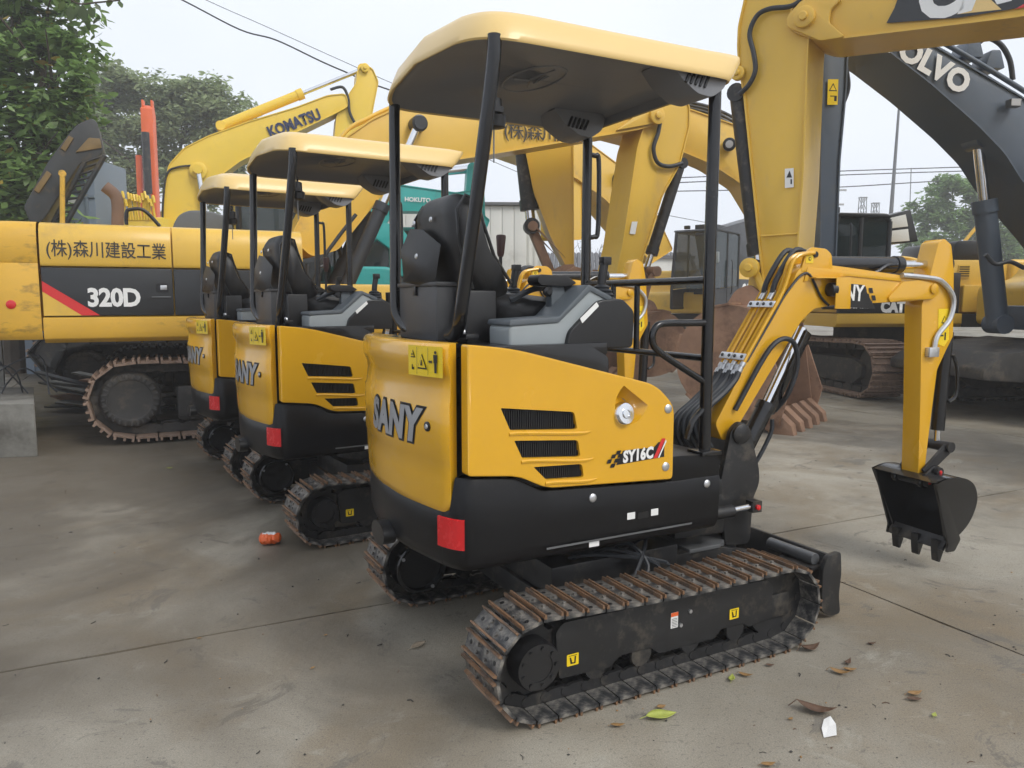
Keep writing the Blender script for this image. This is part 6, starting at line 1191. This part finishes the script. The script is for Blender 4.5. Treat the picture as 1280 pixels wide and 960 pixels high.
# poles and wires
def pole(name, base, top, r0, r1, label, m=POLE, arms=()):
    p = empty(name, base); tag(p, label, 'pole'); t = Vector(top) - Vector(base); MB().tube([(0, 0, 0), tuple(t)], r0, 10, r2=r1).build('shaft', m, p)
    for z, l_ in arms: MB().box((t.x * z / t.z, t.y, z), (l_, .1, .1)).build('cross_arm', m, p)
    return p
a = [(18.297, 44.0, 2.771), (18.388, 44.0, 8.648)]; pole('utility_pole', (a[0][0], 44, 0), a[1], .22, .15, 'pale concrete utility pole beside the big stick', arms=((7.6, 1.2), (6.8, 1.0)))
a = [(18.722, 38.0, 4.345), (18.766, 38.0, 11.284)]; pole('light_mast', (a[0][0] - .2, 38, 0), a[1], .14, .05, 'tall thin grey mast rising behind the raised hood', GREYM)
a = [(46.588, 90.0, 8.374), (46.206, 90.0, 16.586)]; pole('thin_mast', (a[0][0], 90, 0), a[1], .08, .05, 'faint thin mast beside the fresh green tree', GREYM)
for i, (px0, lab) in enumerate((([(38.522, 85.0, 7.987), (38.465, 85.0, 12.573)], 'small lattice tower left of the raised hood'), ([(39.935, 85.0, 7.987), (39.814, 85.0, 11.97)], 'small lattice tower just above the raised hood'))):
    t = empty('lattice_tower', (px0[0][0], 85, 0)); tag(t, lab, 'tower', 'far lattice towers'); hh = px0[1][2]; b = MB()
    for sx in (-1, 1):
        for sy in (-1, 1): b.tube([(sx * .55, sy * .55, 0), (sx * .28, sy * .28, hh)], .05, 4)
    for k in range(9):
        f0, f1 = k / 9, (k + 1) / 9; w0, w1 = .55 - .27 * f0, .55 - .27 * f1
        for sy in (-1, 1): b.tube([(-w0, sy * w0, hh * f0), (w1, sy * w1, hh * f1)], .04, 3); b.tube([(w0, sy * w0, hh * f0), (-w1, sy * w1, hh * f1)], .04, 3)
    b.box((0, 0, hh), (.8, .6, .08)); b.build('lattice', GREYM, t)
def wire(pts, r, label, sag=.0):
    o = MB().tube(smooth_path(pts, 6), r, 5).build('overhead_wire', RUBBER); tag(o, label, 'wire', 'overhead wires'); return o
wire([(-9.177, 18.0, 8.965), (-7.453, 18.0, 8.142), (-6.176, 18.0, 7.502), (-5.366, 18.0, 7.276), (-4.378, 18.0, 6.821), (-3.8, 18.0, 6.576), (-2.821, 18.0, 6.188), (-0.368, 18.0, 5.514)], .017, 'thick black overhead cable crossing the sky beside the lemon boom tip')
wire([(-9.165, 18.0, 9.169), (-6.839, 18.0, 8.108), (-5.628, 18.0, 7.589), (-3.795, 18.0, 6.786), (-2.381, 18.0, 6.188), (-0.368, 18.0, 5.478)], .007, 'thin upper overhead wire above the thick black cable')
for i, (l_, lab) in enumerate((([(5.442, 44.0, 8.117), (11.783, 44.0, 8.382), (18.388, 44.0, 8.648), (26.703, 44.0, 8.913), (31.218, 44.0, 9.045)], 'top wire of the three at the concrete utility pole'), ([(5.446, 44.0, 7.85), (11.791, 44.0, 8.117), (18.398, 44.0, 8.426), (26.718, 44.0, 8.692), (31.236, 44.0, 8.824)], 'middle wire of the three at the concrete utility pole'), ([(5.451, 44.0, 7.495), (11.807, 44.0, 7.584), (18.429, 44.0, 7.762), (24.49, 44.0, 8.117), (31.271, 44.0, 8.382)], 'lowest wire of the three at the concrete utility pole'))): wire(l_, .03, lab)
wire([(-1.54, 30.0, 7.063), (0.0, 30.0, 6.402), (1.857, 30.0, 5.677), (4.968, 30.0, 4.887), (8.716, 30.0, 4.185)], .012, 'thin slanting wire seen under the striped excavator boom')

# ---------------------------------------------------------------- concrete blocks and scrap by the striped excavator
k1 = MB().prism(round_poly([(-6.2, 6.35), (-4.27, 6.72), (-5.08, 8.0), (-6.4, 8.0)], .02), 0, .48, ax='z').build('concrete_block', CONCB, None, bevel=.015); tag(k1, 'low stained concrete block at the picture edge, loose wires on it', 'block')
k2 = MB().prism([(-7.4, 8.15), (-5.42, 8.05), (-6.45, 9.6), (-7.6, 9.6)], 0, .96, ax='z').build('concrete_block', CONCB, None, bevel=.015); tag(k2, 'taller concrete block behind the low one, under the counterweight', 'block')
r_ = random.Random(6)
lw_ = empty('loose_wires')
for k in range(7):
    x, y = -5.2 + r_.uniform(-.4, .3), 6.9 + r_.uniform(-.2, .7); MB().tube(smooth_path([(x, y, .48), (x + r_.uniform(-.1, .2), y + .05, .48 + r_.uniform(.05, .3)), (x + r_.uniform(.2, .5), y + r_.uniform(-.1, .2), .48 + r_.uniform(.1, .4)), (x + r_.uniform(.3, .55), y + .1, .485)], 6), .008, 5).build('wire_strand', RUBBER, lw_)
tag(lw_, 'tangle of loose black wires lying on the low concrete block', 'wires')
sp_ = empty('scrap_pile', (-5.55, 9.75, 0)); tag(sp_, 'small pile of grey scrap sheets and sticks by the far track', 'scrap')
for k in range(11): MB().box((r_.uniform(-.35, .35), r_.uniform(-.3, .3), .06 + .035 * k), (r_.uniform(.5, .9), r_.uniform(.10, .28), .02), M=Matrix.Rotation(r_.uniform(-.5, .5), 3, 'Z') @ Matrix.Rotation(r_.uniform(.05, .3), 3, 'Y')).build('scrap_sheet', (GREYM, CONCB, RUST)[k % 3], sp_)


# ---------------------------------------------------------------- things lying on the concrete
def leaf(x, y, L, ang, m, label, curl=.25, seed=0, w=.42):
    r = random.Random(seed); rows = []
    for i in range(9):
        t = i / 8; hw = L * w * .5 * math.sin(math.pi * (t ** .85)) + .0006; zc = L * curl * (2 * t - 1) ** 2 * .5 + .003
        rows.append([Vector(((t - .5) * L, s * hw, zc + abs(s) * hw * .45)) for s in (-1, -.5, 0, .5, 1)])
    b = MB().grid(rows); b.tube([((-.5) * L, 0, L * curl * .5 + .002), (-.68 * L, .01 * L, .004)], L * .012, 5)
    o = b.build('fallen_leaf', m, None, smooth=60, loc=(x, y, 0.001), rot=(r.uniform(-.15, .15), r.uniform(-.1, .1), ang)); md = o.modifiers.new('thick', 'SOLIDIFY'); md.thickness = .0008
    tag(o, label, 'leaf', 'fallen leaves on the concrete'); return o
LV = [([(0.502, 2.419)], .115, .3, LGRN, 'large yellow-green leaf beside the nearest track', .15), ([(0.348, 2.361)], .05, .2, LDRY, 'small orange leaf at the edge of the nearest track', .3), ([(0.514, 2.479)], .04, .5, LDRY, 'small tan leaf just behind the large yellow-green leaf', .2),
      ([(0.815, 2.673)], .055, 1.2, LGRN, 'small green leaf near the middle of the track', .3), ([(0.873, 2.697)], .055, -.5, LDRY, 'curled orange leaf next to the small green leaf', .4), ([(1.196, 2.912)], .10, .4, LBRN, 'crumpled brown leaf by the front end of the track', .5), ([(0.99, 2.778)], .035, .1, LBRN, 'tiny brown leaf between green leaf and crumpled leaf', .3),
      ([(1.234, 2.716)], .075, -.6, LDRY, 'pale folded leaf in front of the blade, nearest of three', .45), ([(1.281, 2.74)], .055, .1, LDRY, 'tan leaf in front of the blade, middle of three', .3), ([(1.3, 2.798)], .05, .8, LBRN, 'dark twig-like leaf in front of the blade, farthest of three', .5),
      ([(1.434, 2.565)], .06, .2, LDRY, 'golden leaf alone on the open concrete', .35), ([(1.414, 2.527)], .055, .0, LBRN, 'dark leaf under the golden leaf', .2), ([(1.427, 2.424)], .035, .9, LGRN, 'tiny lime leaf on the open concrete', .3), ([(1.037, 2.449)], .13, -.35, LBRN, 'long brown curled leaf touching the white paper', .45),
      ([(1.471, 2.962)], .04, .3, LBRN, 'small dark leaf on the joint line', .3), ([(-0.381, 2.948)], .075, .7, mat('pale_leaf', (.26, .21, .15), .7, var=.2), 'pale tan leaf behind the nearest track', .1), ([(-0.761, 2.759)], .022, 1, LDRY, 'tiny yellow crumb leaf nearest the lower edge', .2), ([(-0.781, 3.044)], .02, 1, LDRY, 'tiny brown crumb leaf behind the joint', .2), ([(-1.299, 3.014)], .02, .5, LDRY, 'tiny tan crumb leaf on the concrete joint', .2), ([(0.934, 2.404)], .022, .6, LDRY, 'tiny dry leaf beside the long curled leaf', .3), ([(-2.857, 6.212)], .05, .6, LGRN, 'small pale leaf in front of the striped excavator', .3), ([(0.773, 2.149)], .05, .2, LDRY, 'orange leaf cut by the lower picture edge', .3)]
for i, (p, L_, a_, m_, lab, cu_) in enumerate(LV): leaf(p[0][0], p[0][1], L_, a_, m_, lab, cu_, i)
# white paper scrap
pp = [(1.046, 2.404), (1.074, 2.419), (1.074, 2.375), (1.047, 2.306), (1.002, 2.297), (1.015, 2.347)]; c = (sum(p[0] for p in pp) / 6, sum(p[1] for p in pp) / 6)
b = MB(); b.add([(p[0] - c[0], p[1] - c[1], .002 + .003 * (i % 2)) for i, p in enumerate(pp)] + [(0, 0, .003)], [(i, (i + 1) % 6, 6) for i in range(6)]); o = b.build('paper_scrap', WHITE, None, smooth=0, loc=(c[0], c[1], .001)); md = o.modifiers.new('thick', 'SOLIDIFY'); md.thickness = .0008
tag(o, 'torn white paper scrap lying on the concrete', 'paper')
# orange wrapper
w = [(-1.395, 4.25)][0]; r_ = random.Random(3); b = MB(); nu, nv = 14, 7; rows = []
for i in range(nu):
    t = i / (nu - 1); rr = .038 * (math.sin(math.pi * min(1, max(0, t))) ** .35 * .9 + .15); rows.append([Vector(((t - .5) * .125, rr * 1.25 * math.cos(2 * math.pi * j / 12) + r_.uniform(-.006, .006), .036 + rr * .85 * math.sin(2 * math.pi * j / 12) + r_.uniform(-.005, .005))) for j in range(12)])
b.grid(rows, closed=True); b.mi = [1 if (i % 12) in (1, 2, 3) and 24 < i < 120 else 0 for i in range(len(b.f))]
o = b.build('candy_wrapper', [ORANGE, WHITE], None, smooth=25, loc=(w[0], w[1], 0), rot=(0, 0, .2)); tag(o, 'crumpled orange and white wrapper near the middle compact excavator', 'wrapper')
# grit, twigs and crumbs: uncountable
r_ = random.Random(77); b = MB()
for _ in range(300):
    d = 2.0 + 7 * r_.random() ** 1.6; x = r_.uniform(-.8, .8) * d; s = r_.uniform(.0025, .0065); k = len(b.v)
    if r_.random() < .35:
        a = r_.uniform(0, 3.14); l_ = r_.uniform(.008, .028); b.tube([(x, d, s * .4), (x + l_ * math.cos(a) * .5, d + l_ * math.sin(a) * .5, s * .7), (x + l_ * math.cos(a + .4), d + l_ * math.sin(a + .4), s * .4)], s * .35, 4, r_.choice((0, 0, 1)))
    else: b.add([(x + s * r_.uniform(.7, 1.3) * cx, d + s * r_.uniform(.7, 1.3) * cy, s * .55 + s * .6 * cz) for cx, cy, cz in ((1, 0, 0), (0, 1, 0), (-1, 0, 0), (0, -1, 0), (0, 0, 1), (0, 0, -1))], [(0, 1, 4), (1, 2, 4), (2, 3, 4), (3, 0, 4), (1, 0, 5), (2, 1, 5), (3, 2, 5), (0, 3, 5)], r_.choice((0, 0, 0, 1, 2)))
o = b.build('grit', [JOINT, LBRN, LDRY], None, smooth=0); tag(o, 'dark grit, twigs and crumbs scattered over the concrete', 'grit', kind='stuff')

# ---------------------------------------------------------------- hazy air over the yard
hz_ = MB().box((0, 36, 6.0), (136, 116, 14.2)).build('haze', [], None, smooth=0); tag(hz_, 'thin pale haze in the air over the yard', 'haze', kind='stuff')
hm_ = bpy.data.materials.new('haze'); hm_.use_nodes = True; hm_.node_tree.nodes.clear()
o_ = hm_.node_tree.nodes.new('ShaderNodeOutputMaterial'); v_ = hm_.node_tree.nodes.new('ShaderNodeVolumePrincipled'); v_.inputs['Density'].default_value = .0032; v_.inputs['Color'].default_value = (.96, .975, 1.0, 1); v_.inputs['Anisotropy'].default_value = .1
hm_.node_tree.links.new(v_.outputs[0], o_.inputs['Volume']); hz_.data.materials.append(hm_)
